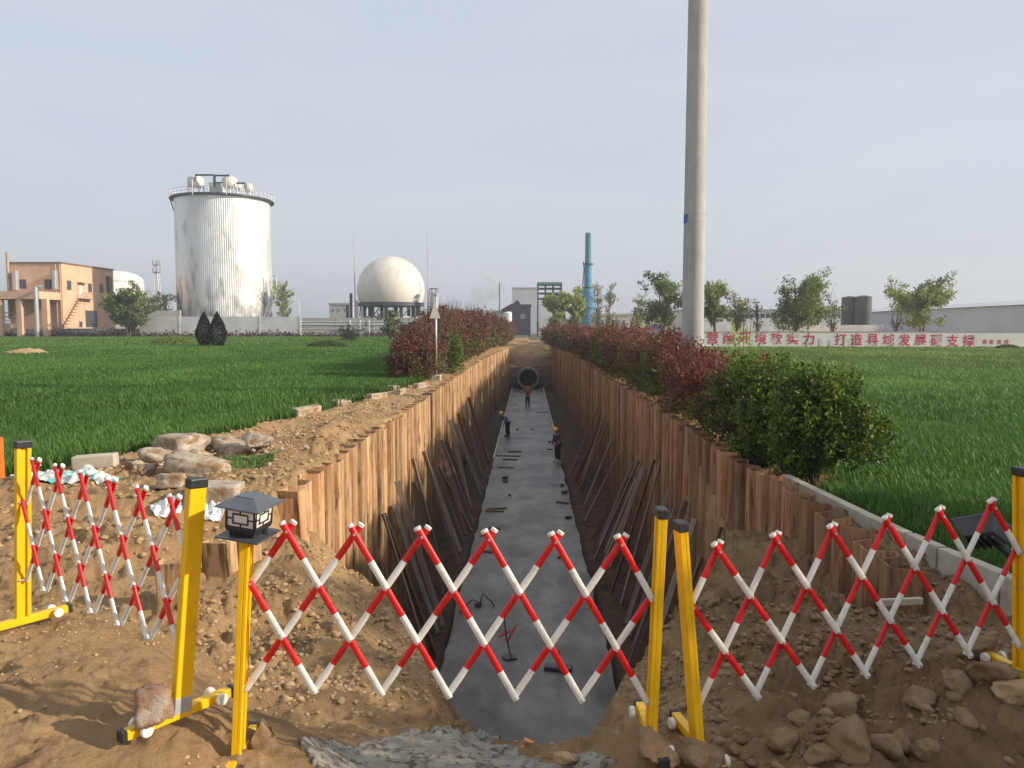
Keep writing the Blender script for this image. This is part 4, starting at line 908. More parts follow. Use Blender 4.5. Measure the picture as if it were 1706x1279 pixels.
def bush(loc, rx, ry, h, nshoot, per, leaf, redness, label, group, name='hedge_bush', bare=0.0, cat='bush'):
    root = empty(name, loc, 0, label, cat, group); cx_, cy_, cz_ = 0, 0, 0
    K = 13; la = rng.uniform(0, 2 * math.pi, K); lz = np.linspace(.13, .80, K) + rng.uniform(-.05, .05, K); lr = rng.uniform(.15, .66, K) * np.clip(1.25 - np.abs(lz - .45) * 1.3, .3, 1)
    LC = np.stack([np.cos(la) * rx * lr, np.sin(la) * ry * lr, lz * h], 1); LR = rng.uniform(.34, .56, K)[:, None] * np.array([rx, ry, h * .42]) * (1.1 - .45 * np.abs(lz - .4))[:, None]
    which = rng.choice(K, nshoot, p=(LR[:, 0] ** 2) / (LR[:, 0] ** 2).sum())
    th = rng.uniform(0, 2 * math.pi, nshoot); cp = rng.uniform(-1, 1, nshoot); rad = rng.uniform(.3, 1.0, nshoot) ** .4
    st_ = np.sqrt(np.clip(1 - cp ** 2, 0, 1)); d = np.stack([st_ * np.cos(th), st_ * np.sin(th), cp], 1)
    lump = .80 + .40 * vnoise(d[:, 0] * 2.3 + which * 3, d[:, 1] * 2.3 + d[:, 2] * 2.0 + loc[1], 77)
    P = LC[which] + d * rad[:, None] * lump[:, None] * LR[which]; P[:, 2] = np.maximum(P[:, 2], .02 + rng.uniform(0, .12, nshoot))
    D = d * .7 + np.array([0, 0, .8]) + rng.normal(size=(nshoot, 3)) * .3; D /= np.linalg.norm(D, axis=1, keepdims=True)
    hz = P[:, 2] / h
    rn = vnoise(P[:, 0] * 2.2 + loc[0] * 2, P[:, 1] * 2.2 + P[:, 2] * 1.7 + loc[1], 81)
    isred = (rn * .7 + hz * .75 + rng.uniform(-.15, .15, nshoot)) > (1.32 - redness)
    t = np.tile(np.linspace(0, 1, per), nshoot); idx = np.repeat(np.arange(nshoot), per); Ls = .30 * (leaf / .05) ** .5
    C = P[idx] + D[idx] * (t * Ls)[:, None] + rng.normal(size=(len(idx), 3)) * (leaf * 1.0)
    A = D[idx] * .6 + rng.normal(size=(len(idx), 3)) * .75 + np.array([0, 0, .1])
    base = np.where(isred[idx][:, None], RED * (1 - rng.uniform(0, 1, (len(idx), 1))) + RED2 * rng.uniform(0, 1, (len(idx), 1)), GRN)
    tone = rng.uniform(0, 1, nshoot)[idx][:, None]
    green = GRND * (1 - tone) + (GRN * (1 - t[:, None] * .6) + YGR * t[:, None] * .6) * tone
    br = (vnoise(P[:, 0] * 3 + 9, P[:, 2] * 3 + P[:, 1] * 2, 91) > .62)[idx][:, None] & (redness > .35)
    dull = np.clip(.12 + (loc[1] - 15) / 55, 0, .5) * (redness > .35)
    col = np.where(isred[idx][:, None], base * (.6 + .7 * tone), green); col = np.where(br & (rng.random((len(idx), 1)) < .6), BRN * (.7 + .8 * tone), col)
    col = col * (1 - dull) + BRN * dull; col = col * rng.uniform(.7, 1.35, (len(idx), 1))
    S = leaf * rng.uniform(.7, 1.25, len(idx))
    leaves('foliage', C, S, A, col, M_leaf if leaf < .07 else M_farleaf, root)
    L_ = []
    for k in range(int(8 + 10 * bare * 3)):
        a = random.uniform(0, 6.28); q = random.uniform(.2, .8); e = Vector((math.cos(a) * rx * q, math.sin(a) * ry * q, h * random.uniform(.6, .9)))
        L_.append(([(e.x * .15, e.y * .15, -.1), (e.x * .6, e.y * .6, e.z * .5), tuple(e)], .022, .006))
    for k in range(int(60 * bare)):
        a = random.uniform(0, 6.28); q = random.uniform(.1, .9); x_, y_ = math.cos(a) * rx * q, math.sin(a) * ry * q; z0_ = h * .6; z1_ = h * random.uniform(.95, 1.22)
        L_.append(([(x_, y_, z0_), (x_ + random.uniform(-.1, .1), y_, (z0_ + z1_) / 2), (x_ + random.uniform(-.2, .2), y_ + random.uniform(-.1, .1), z1_)], .012, .005))
    stems(root, L_)
    return root
# near green bushes on the right
gg_ = 'green shrubs above the right pile wall'
bush((4.68, 12.6, -.3), .86, .98, 1.98, 1700, 15, .042, .12, 'dense glossy green shrub nearest the camera above the right pile wall', gg_, 'green_shrub')
bush((4.60, 14.2, -.25), .95, 1.05, 2.0, 1400, 15, .042, .18, 'green shrub behind the nearest glossy one, below the thin sapling', gg_, 'green_shrub')
bush((4.55, 16.3, -.2), .8, 1.1, 1.75, 1000, 15, .04, .40, 'green shrub with some red shoots where the red hedge begins', gg_, 'green_shrub')
# right red hedge
ypos = []; y = 18.4
while y < 128: ypos.append(y); y += 2.1 + y * .018
for i, y in enumerate(ypos):
    n_ = int(np.interp(y, [18, 30, 60, 130], [1100, 750, 260, 110])); lf = float(np.interp(y, [18, 30, 60, 130], [.040, .05, .10, .2])); hh = float(np.interp(y, [18, 26, 40, 128], [1.85, 2.25, 2.4, 2.4])) * random.uniform(.9, 1.08)
    x = float(np.interp(y, [18, 60, 90, 130], [4.5, 4.6, 3.8, 3.2]))
    where = ['right beside the green shrubs', 'in front of the utility pole', 'just past the utility pole'][i] if i < 3 else f'in the right hedge, {ORD[i - 2]} one past the utility pole'
    rd = [.72, .80, .62, .50, .66, .55][i % 6]
    bush((x, y, -.15), 1.0, 1.45 + y * .012, hh, n_, 11, lf, rd, f'red and green photinia bush {where}', 'red hedge along the right pile wall', bare=.05)
# left red hedge
y = 34.5; i = 0
while y < 128:
    n_ = int(np.interp(y, [33, 60, 130], [900, 330, 110])); lf = float(np.interp(y, [33, 60, 130], [.055, .11, .2])); hh = float([2.3, 3.0, 3.3][min(i, 2)] if i < 3 else np.interp(y, [40, 90, 128], [3.6, 3.6, 3.0])) * random.uniform(.93, 1.06)
    x = float(np.interp(y, [33, 40, 70, 90, 130], [-4.85, -4.9, -4.9, -3.9, -3.4]))
    where = ['rounded, nearest the camera, behind the sign post', 'with bare twigs on top, second from the sign post', 'tall, with a bright green patch, third from the sign post'][i] if i < 3 else f'of the left row, {ORD[i]} counted from the sign post'
    bush((x, y, -.05), 1.15 if i else 1.1, 1.5 + y * .012, hh, n_, 11, lf, [.75, .62, .50, .72, .66][i % 5], f'brownish red hedge bush {where}', 'red hedge along the left pile wall', bare=.45)
    y += 2.5 + y * .02; i += 1
bush((-5.35, 33.2, -.1), .8, .9, 1.9, 700, 12, .05, .85, 'low round dark red bush left of the sign post at the wheat edge', 'red hedge along the left pile wall')
bush((-3.75, 38.5, -.1), .45, .7, 2.0, 320, 12, .05, .0, 'bright green shrub tucked into the left red hedge', 'red hedge along the left pile wall', 'green_shrub')
# sapling
sp_ = at(1238, 600, 15.2); sapl = empty('sapling', (sp_.x, sp_.y, -.2), 0, 'thin sapling with yellow-green leaves rising above the green shrubs', 'sapling')
hs = at(1246, 505, 15.2).z + .2; L_ = []; tips = []
for dx_, hz_ in ((0, 1.0), (-.10, .82), (.14, .86), (-.22, .93)):
    L_.append(([(0, 0, 0), (dx_ * .4, 0, hs * .45), (dx_, .02, hs * hz_)], .014, .005))
    for k in range(13):
        f_ = random.uniform(.55, 1.0); tips.append((dx_ * f_, random.uniform(-.06, .06), hs * hz_ * f_))
stems(sapl, L_); T = np.repeat(np.array(tips), 5, 0) + rng.normal(size=(len(tips) * 5, 3)) * .045
leaves('foliage', T, np.full(len(T), .036), rng.normal(size=(len(T), 3)) + [0, 0, .3], np.tile(YGR * 1.2, (len(T), 1)) * rng.uniform(.7, 1.2, (len(T), 1)), M_leaf, sapl)

# trees
def tree(loc, h, w, nleaf, leafs, col, label, cat='tree', name='broadleaf_tree', fork=3, droop=.0, crown0=.30, group=None, density=1.0, trunk=.16, branches=26, seed=0):
    rr = random.Random(seed * 13 + 5); root = empty(name, loc, 0, label, cat, group)
    L_ = []; ends = []
    for k in range(fork):
        a = rr.uniform(0, 6.28); sp_w = w * rr.uniform(.15, .4); e = Vector((math.cos(a) * sp_w, math.sin(a) * sp_w, h * rr.uniform(.75, .92)))
        m_ = Vector((e.x * .35, e.y * .35, h * .4)); L_.append(([(rr.uniform(-.15, .15) * trunk * 4, 0, -.3), tuple(m_), tuple(e)], trunk / math.sqrt(fork), trunk * .15))
        for j in range(branches // fork):
            t_ = rr.uniform(.18, .98); s0 = (m_ * (t_ / .5)) if t_ < .5 else m_.lerp(e, (t_ - .5) / .5); a2 = rr.uniform(0, 6.28); zf = s0.z / h
            rw = w * .5 * math.sin(math.pi * min(max((zf - crown0 * .5) / (1.12 - crown0 * .5), .05), .97)) ** .6 * rr.uniform(.55, 1.0)
            e2 = s0 + Vector((math.cos(a2) * rw, math.sin(a2) * rw, h * rr.uniform(.05, .2)))
            if e2.z < h * crown0: continue
            L_.append(([tuple(s0), tuple(s0.lerp(e2, .5) + Vector((0, 0, h * .02))), tuple(e2)], trunk * .28, trunk * .06)); ends.append((s0, e2))
    stems(root, L_, name='trunk_and_limbs')
    per = max(1, int(nleaf * 1.35) // max(1, len(ends))); C = []; T = []
    for s0, e2 in ends:
        t_ = rng.uniform(.35, 1.08, per)[:, None]; cpt = np.array(s0)[None] * (1 - t_) + np.array(e2)[None] * t_; sg = w * .075
        cl = rng.normal(size=(6, 3)) * sg * 1.3; pk = cl[rng.integers(0, 6, per)]
        c_ = cpt + pk + rng.normal(size=(per, 3)) * sg * .45; c_[:, 2] -= droop * np.abs(rng.normal(size=per)) * h * .12; C.append(c_); T.append(np.full(per, rng.uniform(.55, 1.35)))
    C = np.concatenate(C); T = np.concatenate(T)
    A = rng.normal(size=(len(C), 3)) + np.array([0, 0, -droop * 2])
    cc = np.array(col)[None] * T[:, None] * rng.uniform(.7, 1.3, (len(C), 1))
    leaves('crown', C, leafs * rng.uniform(.6, 1.3, len(C)), A, cc, M_farleaf, root, elong=1.0 + droop)
    return root
G1 = (.24, .30, .085); G2 = (.32, .37, .10); G3 = (.18, .23, .075); G4 = (.28, .28, .14)
def tr(px0, px1, ytop, Y, ybase=550, **k):
    c = at((px0 + px1) / 2, ybase, Y); t_ = at((px0 + px1) / 2, ytop, Y); w = (px1 - px0) / FPX * Y; zb = 0.2
    return tree((c.x, Y, zb), t_.z - zb, w, k.pop('n', 3000), k.pop('leaf', .16), k.pop('col', G1), k.pop('label'), seed=int(px0), **k)
tr(1066, 1138, 462, 97, n=3600, col=G3, droop=.3, fork=2, trunk=.3, crown0=.42, label='green tree just left of the utility pole, behind the slogan wall')
tr(1170, 1216, 456, 97, n=2600, col=G1, droop=.3, fork=2, trunk=.28, crown0=.42, label='green tree just right of the utility pole, behind the slogan wall')
tr(1200, 1250, 480, 98, n=900, col=G4, fork=4, trunk=.24, label='thin half-bare tree above the sapling, behind the slogan wall')
tr(1276, 1368, 458, 96, n=6000, col=G1, droop=.5, fork=4, trunk=.3, crown0=.45, label='broad drooping willow in the middle of the slogan wall')
tr(1370, 1405, 495, 97, n=160, col=G4, fork=5, trunk=.16, branches=40, label='bare shrubby tree left of the dark silo')
tr(1250, 1275, 500, 97, n=160, col=G4, fork=5, trunk=.14, branches=30, label='bare small tree left of the broad willow')
tr(1495, 1578, 463, 96, n=4800, col=G2, droop=.35, fork=3, trunk=.3, crown0=.42, label='yellow-green tree before the grey factory hall, furthest right')
tr(1478, 1506, 500, 98, n=120, col=G4, fork=4, trunk=.14, branches=30, label='bare twiggy tree left of the furthest right tree')
tr(1052, 1074, 485, 120, n=500, col=G2, fork=2, trunk=.18, label='small thin tree left of the tree by the utility pole')
tr(985, 1008, 474, 190, n=900, leaf=.22, col=G4, fork=2, trunk=.3, crown0=.2, label='slender pale poplar directly right of the teal chimney')
tr(1003, 1026, 470, 190, n=900, leaf=.22, col=G4, fork=2, trunk=.3, crown0=.2, label='slender pale poplar, the further right of the two')
tr(910, 948, 486, 150, n=4200, leaf=.25, col=G2, fork=3, trunk=.3, crown0=.08, ybase=552, label='bushy yellow-green tree before the steel tower')
tr(940, 972, 478, 152, n=3200, leaf=.25, col=G2, fork=3, trunk=.3, crown0=.08, ybase=552, label='bushy yellow-green tree touching the teal chimney')
tr(182, 246, 478, 148, n=6500, leaf=.26, col=G3, fork=4, trunk=.3, crown0=.06, ybase=548, label='dense green trees beside the orange building')
tr(240, 290, 486, 165, n=2000, leaf=.24, col=G2, fork=4, trunk=.25, crown0=.1, ybase=548, label='thin light green tree left of the silver tank')
tr(458, 488, 470, 170, n=1300, leaf=.24, col=G2, fork=3, trunk=.2, crown0=.12, ybase=548, label='pale green young tree right of the silver tank')
tr(636, 664, 516, 120, n=1900, leaf=.18, col=G3, fork=3, trunk=.15, crown0=.05, ybase=562, label='small green tree below the white dome')
tr(666, 692, 540, 118, n=1200, leaf=.18, col=(.05, .075, .03), fork=3, trunk=.15, crown0=.05, ybase=562, label='small dark green shrub right of the small tree below the dome')
tr(566, 606, 546, 110, n=900, leaf=.15, col=(.06, .07, .035), fork=4, trunk=.1, crown0=.05, ybase=566, label='dark scrubby bush at the far edge of the left field', cat='bush', name='field_bush')
# conifer and clipped cypresses
def cone_tree(px, w_px, ytop, ybase, Y, col, label, name='cypress', n=5200, taper=1.0, group=None):
    b = at(px, ybase, Y); h = at(px, ytop, Y).z - b.z; w = w_px / FPX * Y; root = empty(name, b, 0, label, 'conifer', group)
    z = rng.random(n) ** .9; prof = np.where(z < .34, .52 + 1.4 * z * (1 - z * .0), np.clip(1.0 - ((z - .34) / .66) ** 1.5, 0, 1)) if taper else np.clip(1 - z, 0, 1)
    a = rng.uniform(0, 2 * math.pi, n); r_ = prof * w / 2 * (rng.uniform(.55, 1.0, n) ** .5) * (.88 + .24 * vnoise(a * 2.5, z * 9, int(px)))
    C = np.stack([np.cos(a) * r_, np.sin(a) * r_, z * h], 1); A = np.stack([np.cos(a) * .5, np.sin(a) * .5, np.ones(n)], 1) + rng.normal(size=(n, 3)) * .35
    leaves('crown', C, rng.uniform(.05, .12, n) * h / 4, A, np.array(col)[None] * rng.uniform(.6, 1.5, (n, 1)), M_farleaf, root)
    g = MB(); g.tube([(0, 0, -.2), (0, 0, h * .8)], [.09, .03], 7); g.build('trunk', M_bark, root); return root
cone_tree(341, 30, 520, 577, 86, (.020, .034, .017), 'left one of a pair of clipped dark cypresses in the left field', group='pair of clipped cypresses')
cone_tree(363, 31, 519, 579, 84.5, (.022, .036, .018), 'right one of a pair of clipped dark cypresses in the left field', group='pair of clipped cypresses')
cone_tree(1058, 20, 512, 548, 140, (.028, .04, .03), 'small dark spruce in front of the beige building', 'spruce', 2500, 0)
# shrubs before the slogan wall
for px, w_, yt, lab in ((1343, 14, 564, 'small dark shrub against the slogan wall, first of the row'), (1364, 14, 564, 'small dark shrub against the slogan wall under the character for power'), (1381, 12, 566, 'small dark shrub against the blank part of the slogan wall'), (1405, 22, 560, 'dark shrub hiding the first character after the gap'), (1420, 20, 560, 'bushy dark shrub at the second character after the gap')):
    cone_tree(px, w_, yt, 577, 88, (.04, .06, .028), lab, 'low_shrub', 420)

# mounds
def mound(px, py, w, d, h, m, label, Y=None, name='earth_mound', cat='mound', tufts=0, col=G2, th=.25):
    p = gr(px, py); n = 40; xs = np.linspace(-1, 1, n); X, Y_ = np.meshgrid(xs, xs); r_ = np.sqrt(X ** 2 + Y_ ** 2)
    Z = h * np.clip(1 - r_ ** 2, 0, 1) ** 1.0 * (.7 + .6 * fbm(X * 2.5 + px, Y_ * 2.5, 9)) - .15 * (r_ > .97) + (fbm(X * 9, Y_ * 9, 12) - .5) * .12 * h
    idx = np.arange(n * n).reshape(n, n); F = np.stack([idx[:-1, :-1], idx[:-1, 1:], idx[1:, 1:], idx[1:, :-1]], -1).reshape(-1, 4); F = F[(r_.ravel()[F] < 1.0).all(1)]
    root = empty(name, p, 0, label, cat); npobj('soil_heap', np.stack([X * w / 2, Y_ * d / 2, Z], -1).reshape(-1, 3), F, m, root, smooth=True)
    if tufts:
        a = rng.uniform(0, 6.28, tufts); q = np.sqrt(rng.random(tufts)) * .95; x = np.cos(a) * q; y = np.sin(a) * q; z = h * (1 - q ** 2)
        C = np.stack([x * w / 2, y * d / 2, z + th * .4], 1); o = leaves('weeds', C, np.full(tufts, th) * rng.uniform(.5, 1.1, tufts), rng.normal(size=(tufts, 3)) * .35 + [0, 0, 1], np.array(col)[None] * rng.uniform(.6, 1.3, (tufts, 1)), M_farleaf, root, elong=.8); o['kind'] = 'stuff'
    return root
mound(44, 592, 4.6, 3.0, .62, M_clod2, 'low bare mound of tan earth in the left field at the picture edge')
mound(290, 574, 5.8, 4.0, .9, M_clod, 'mound overgrown with bright yellow-green grass, left of the cypresses', tufts=2600, col=(.19, .25, .05), th=.28)
mound(545, 580, 4.6, 3.5, .55, M_clod, 'low mound overgrown with green weeds in the middle of the left field', tufts=2200, col=(.08, .13, .04), th=.3)
mound(1678, 583, 3.0, 2, .45, M_clod, 'small weedy earth mound before the right end of the slogan wall', tufts=500, col=(.12, .13, .06), th=.2)
# brown scrub bank along the far edge of the left field
n_ = 5200; x = rng.uniform(-125, -10, n_); y = 150 + rng.normal(size=n_) * 1.2; z = .3 + np.abs(rng.normal(size=n_)) * .55 * (.5 + fbm(x * .15, y * .1, 3))
o = leaves('scrub', np.stack([x, y, z], 1), rng.uniform(.2, .45, n_), rng.normal(size=(n_, 3)) + [0, 0, .3], np.array([.12, .085, .055])[None] * rng.uniform(.5, 1.5, (n_, 1)), M_farleaf); tag(o, 'brown dry scrub along the far edge of the left field', kind='stuff')
# weeds beside the right kerb and on strip
def tufts(name, pts, h, col, label, per=14, sp=.05, wd=.006):
    V = []; F = []; Cc = []; k = 0
    for (x, y, z) in pts:
        for j in range(per):
            a = rng.uniform(0, 6.28); l = h * rng.uniform(.5, 1.2); bx_, by_ = x + rng.normal() * sp, y + rng.normal() * sp; tx, ty = bx_ + math.cos(a) * l * .5, by_ + math.sin(a) * l * .5; c_ = np.array(col) * rng.uniform(.6, 1.4)
            s_ = Vector((-math.sin(a), math.cos(a), 0)) * wd
            V += [(bx_ - s_.x, by_ - s_.y, z - .01), (bx_ + s_.x, by_ + s_.y, z - .01), ((bx_ + tx) / 2 + s_.x, (by_ + ty) / 2 + s_.y, z + l * .6), ((bx_ + tx) / 2 - s_.x, (by_ + ty) / 2 - s_.y, z + l * .6), (tx, ty, z + l * .85)]
            F += [(k, k + 1, k + 2, k + 3)]; F2.append((k + 3, k + 2, k + 4)); Cc += [c_] * 5; k += 5
    o = npobj(name, np.array(V), [np.array(F), np.array(F2)], M_wheat, cols=np.array(Cc)); return tag(o, label, kind='stuff')
F2 = []; pts = []
for k in range(150):
    y = random.uniform(6.6, 13); x = float(kerb_x(y)) + random.uniform(.12, .42); pts.append((x, y, ground_z(x, y)))
tufts('kerb_weeds', pts, .12, (.22, .22, .09), 'dry and green weeds growing behind the right kerb', 10)
F2 = []; pts = []
q0 = gr(405, 778)
for k in range(160): x = q0.x + random.uniform(-.5, .5); y = q0.y + random.gauss(0, .22); pts.append((x, y, ground_z(x, y)))
tufts('cut_wheat', pts, .09, (.13, .25, .06), 'flattened bright green wheat stems lying right of the rubble heap', 9, wd=.005)

# ------------------------------------------------------------------ wheat fields
def wheat(side, bands):
    Vs = []; Q = []; T = []; Cs = []; k0 = 0
    for (y0, y1, dens, hh, wd) in bands:
        xm = .80 * y1 + 3; area = (y1 - y0) * xm; n = int(area * dens); x = rng.uniform(0, xm, n) * side; y = rng.uniform(y0, y1, n)
        k = field_mask(x, y) & (np.abs(x) < .80 * y + 2.5); x, y = x[k], y[k]
        row = vnoise(x * 1.1, y * .5, 15) ; keep = rng.random(len(x)) < .55 + .6 * row; x, y = x[keep], y[keep]; n = len(x)
        z = height(x, y, False) - .02; l = hh * (.65 + .35 * vnoise(x * .7, y * .7, 18) + .25 * rng.random(n)); a = rng.uniform(0, 2 * math.pi, n); lean_ = rng.uniform(.1, .55, n)
        sx, sy = -np.sin(a) * wd, np.cos(a) * wd; dx, dy = np.cos(a) * l * lean_, np.sin(a) * l * lean_
        v = np.stack([np.stack([x - sx, y - sy, z], 1), np.stack([x + sx, y + sy, z], 1), np.stack([x + dx * .35 + sx, y + dy * .35 + sy, z + l * .62], 1), np.stack([x + dx * .35 - sx, y + dy * .35 - sy, z + l * .62], 1), np.stack([x + dx, y + dy, z + l * .97], 1)], 1)
        Vs.append(v.reshape(-1, 3)); b = np.arange(n) * 5 + k0; Q.append(np.stack([b, b + 1, b + 2, b + 3], 1)); T.append(np.stack([b + 3, b + 2, b + 4], 1)); k0 += 5 * n
        tone = (.35 + .85 * fbm(x * .25, y * .12, 19, 4) + .40 * rng.random(n))[:, None]; yel = np.clip(rng.random((n, 1)) ** 3 + (np.clip((y - 20) / 60, 0, .8) if side > 0 else np.clip((y - 60) / 200, 0, .3))[:, None], 0, 1.4)
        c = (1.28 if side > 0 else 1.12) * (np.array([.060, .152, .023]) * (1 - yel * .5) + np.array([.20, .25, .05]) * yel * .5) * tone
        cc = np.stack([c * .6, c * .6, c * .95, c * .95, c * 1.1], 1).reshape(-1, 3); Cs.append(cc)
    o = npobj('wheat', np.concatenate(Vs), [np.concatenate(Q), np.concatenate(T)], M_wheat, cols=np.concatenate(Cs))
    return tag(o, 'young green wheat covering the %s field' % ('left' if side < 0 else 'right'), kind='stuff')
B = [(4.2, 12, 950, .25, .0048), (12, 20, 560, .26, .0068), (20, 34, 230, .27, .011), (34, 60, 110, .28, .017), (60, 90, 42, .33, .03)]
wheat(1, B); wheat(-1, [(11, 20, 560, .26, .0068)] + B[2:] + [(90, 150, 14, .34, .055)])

# ------------------------------------------------------------------ slogan wall
WY = 90.0
def wall_xz(px, py): p = at(px, py, WY); return p.x, p.z
x0_, _ = wall_xz(968, 560); x1_, _ = wall_xz(1960, 560); wz1 = at(1400, 553, WY).z; wz0 = -.3
sw = empty('slogan_wall', (x0_, WY, 0), 0, 'long white painted wall with big red characters across the right field', 'wall')
g = MB(); g.box2((0, 0, wz0), (x1_ - x0_, .24, wz1)); g.build('wall_face', mat('wall_cream', (.70, .68, .63), (.78, .76, .71), .6, .85, .1, 8, c3=(.5, .47, .41), s3=.5, p3=(.55, .8)), sw)
g = MB(); g.box2((0, -.04, wz1), (x1_ - x0_, .28, wz1 + .07)); g.build('coping', mat('coping_brown', (.36, .28, .23), (.42, .34, .28), 2, .9), sw)
def glyph(ch, px, size, py=566.5):
    cu = bpy.data.curves.new('character', 'FONT'); cu.body = ch; cu.size = size; cu.align_x = 'CENTER'; cu.align_y = 'CENTER'; cu.extrude = .012; cu.offset = .014 * size
    tmp = bpy.data.objects.new('character', cu); COL.objects.link(tmp)
    dg = bpy.context.evaluated_depsgraph_get(); me = bpy.data.meshes.new_from_object(tmp.evaluated_get(dg)); bpy.data.objects.remove(tmp)
    me.materials.clear(); me.materials.append(M_slogan)
    o = bpy.data.objects.new('character', me); COL.objects.link(o); o.parent = sw; x, z = wall_xz(px, py)
    if len(me.vertices):
        co = np.empty(len(me.vertices) * 3); me.vertices.foreach_get('co', co); co = co.reshape(-1, 3); c = (co.max(0) + co.min(0)) / 2; ext = (co.max(0) - co.min(0))
        s_ = size * np.array([1.0 / max(ext[0], 1e-3), 1.0 / max(ext[1], 1e-3)]); s_ = np.minimum(s_, size * 1.3 / max(ext[0], ext[1]))
        co[:, 0] = (co[:, 0] - c[0]) * s_[0]; co[:, 1] = (co[:, 1] - c[1]) * s_[1]; co[:, 2] -= c[2]; me.vertices.foreach_set('co', co.ravel()); me.update()
    o.location = (x - x0_, -.014, z); o.rotation_euler = (R(90), 0, 0)
txt = '优化营商环境软实力 打造县域发展硬支撑'; px = 1134.0
ycen = lambda px_: 562.5 + (px_ - 1187) / (1614 - 1187) * 5.0
for ch in txt:
    if ch != ' ': glyph(ch, px, 1.36, ycen(px))
    px += 26.65
for ch, px in zip('县委宣传', (1641, 1652, 1665, 1677)): glyph(ch, px, .52, 569.0)

# ------------------------------------------------------------------ buildings
def windows(root, rects, m=M_glass, y=-.03, frame=None, dep=.06):
    """rects in local x0,x1,z0,z1 on a face at local y=0 looking to -y"""
    for (a, b, c, d) in rects:
        f = MB(); t = min(.09, (b - a) * .1)
        f.box2((a, -dep, c), (b, .02, c + t)); f.box2((a, -dep, d - t), (b, .02, d)); f.box2((a, -dep, c + t), (a + t, .02, d - t)); f.box2((b - t, -dep, c + t), (b, .02, d - t)); f.box2(((a + b) / 2 - t / 2, -dep, c + t), ((a + b) / 2 + t / 2, .02, d - t))
        w = f.build('window', frame or M_white_far, root); p_ = MB(); p_.box2((a + t, -dep * .5, c + t), (b - t, .01, d - t)); p_.build('pane', m, w)
def fx(px, Y): return at(px, 540, Y).x
def fz(py, Y): return at(880, py, Y).z
GZ = 0.0
M_orange = mat('orange_render', (.64, .41, .27), (.72, .47, .32), .5, .85, .05, 6, c3=(.52, .31, .2), s3=.3, p3=(.5, .8)); M_brown = mat('brown_trim', (.20, .12, .09), (.25, .16, .12), 3, .8)
def orange_building():
    Y0 = 155.0; xa, xb = fx(19, Y0), fx(106, Y0); top = fz(437, Y0); L_ = 19.5; root = empty('orange_building', (xb, Y0, GZ), 0, 'two-storey orange building with dark windows at the left edge', 'building')
    W = xb - xa; g = MB(); g.box2((-W, 0, -.5), (0, L_, top)); g.build('wall', M_orange, root)
    g = MB(); g.box2((-W - .2, -.2, top), (.2, L_ + .2, top + .28)); g.build('roof', M_brown, root)
    def q(px, py): return fx(px, Y0) - xb, fz(py, Y0)
    rects = []
    for a, b, c, d in ((34, 47, 480, 464), (77, 90, 481, 464)): x0, z0 = q(a, c); x1, z1 = q(b, d); rects.append((x0, x1, z0, z1))
    windows(root, rects, frame=M_brown)
    # right face (x=0) runs away from the camera
    def yy(px): # distance along face for a pixel column
        d = ray(px, 540); return xb / d.x * d.y - Y0
    for a, b, c, d, nm in ((114, 121, 482, 466, 'window'), (149, 155, 486, 471, 'window'), (168, 174, 487, 472, 'window'), (133, 139, 495, 472, 'door'), (143, 162, 545, 517, 'door'), (132, 137, 545, 535, 'window')):
        y0_, y1_ = yy(a), yy(b); Ym = Y0 + (y0_ + y1_) / 2; z0, z1 = fz(c, Ym), fz(d, Ym)
        f = MB(); f.box2((-.02, y0_, z0), (.08, y1_, z1)); w = f.build(nm, M_white_far if (nm == 'door' and a < 140) else (M_dgrey if nm == 'door' else M_brown), root)
        if nm == 'window': p_ = MB(); p_.box2((.0, y0_ + .12, z0 + .12), (.10, y1_ - .12, z1 - .12)); p_.build('pane', M_glass, w)
    ym = yy(133); Ym = Y0 + ym
    g = MB(); g.box2((0.02, ym - .6, fz(496, Ym) - .15), (1.3, ym + 4, fz(496, Ym)));  n_ = 14
    z_t = fz(496, Ym); 
    for k in range(n_): g.box2((.2, ym - .6 - (k + 1) * .62, z_t - (k + 1) * z_t / n_ - .08), (1.3, ym - .6 - k * .62 , z_t - (k + 1) * z_t / n_ + .06))
    g.build('stair', mat('stair_brown', (.33, .18, .11), (.4, .22, .14), 2, .8), root)
    g = MB()
    for k in range(6): yk = ym - .6 + k * .9; g.tube([(1.25, yk, z_t), (1.25, yk, z_t + 1.1)], .04, 5)
    g.tube([(1.25, ym - .6, z_t + 1.1), (1.25, ym + 4, z_t + 1.1)], .04, 5); g.tube([(1.25, ym - .6, z_t + 1.1), (1.25, ym - .6 - n_ * .62, 1.1)], .05, 5); g.build('railing', M_brown, root)
    g = MB(); g.box2((.0, yy(131), fz(470, Ym)), (1.1, yy(143), fz(470, Ym) + .2)); g.build('door_canopy', M_orange, root)
    # porch in front
    g = MB(); xl = fx(-30, Y0) - xb; g.box2((xl, -7, fz(497, 148)), (-.3, -.05, fz(484, 148))); g.build('porch_roof', M_orange, root)
    for a, b in ((-4, 3), (27, 36), (70, 79)):
        g = MB(); g.box2((fx(a, 148) - xb, -6.9, -.5), (fx(b, 148) - xb, -6.0, fz(497, 148))); g.build('column', M_orange, root)
    g = MB(); 
    for k in range(7): zz = .6 + k * .75; g.box2((fx(-10, 152) - xb, -4.2, zz), (fx(48, 152) - xb, -4.0, zz + .22))
    g.build('rack_rails', mat('rack', (.42, .30, .18), (.5, .36, .24), 2, .7), root)
    for a, b, y0_, y1_, dz in ((24, 31, 449, 482, 0), (90, 96, 449, 481, 0)):
        g = MB(); g.box2((fx(a, 154) - xb, -1.1, fz(y1_, 154)), (fx(b, 154) - xb, -.1, fz(y0_, 154))); g.build('duct', M_steel, root, bevel=.08)
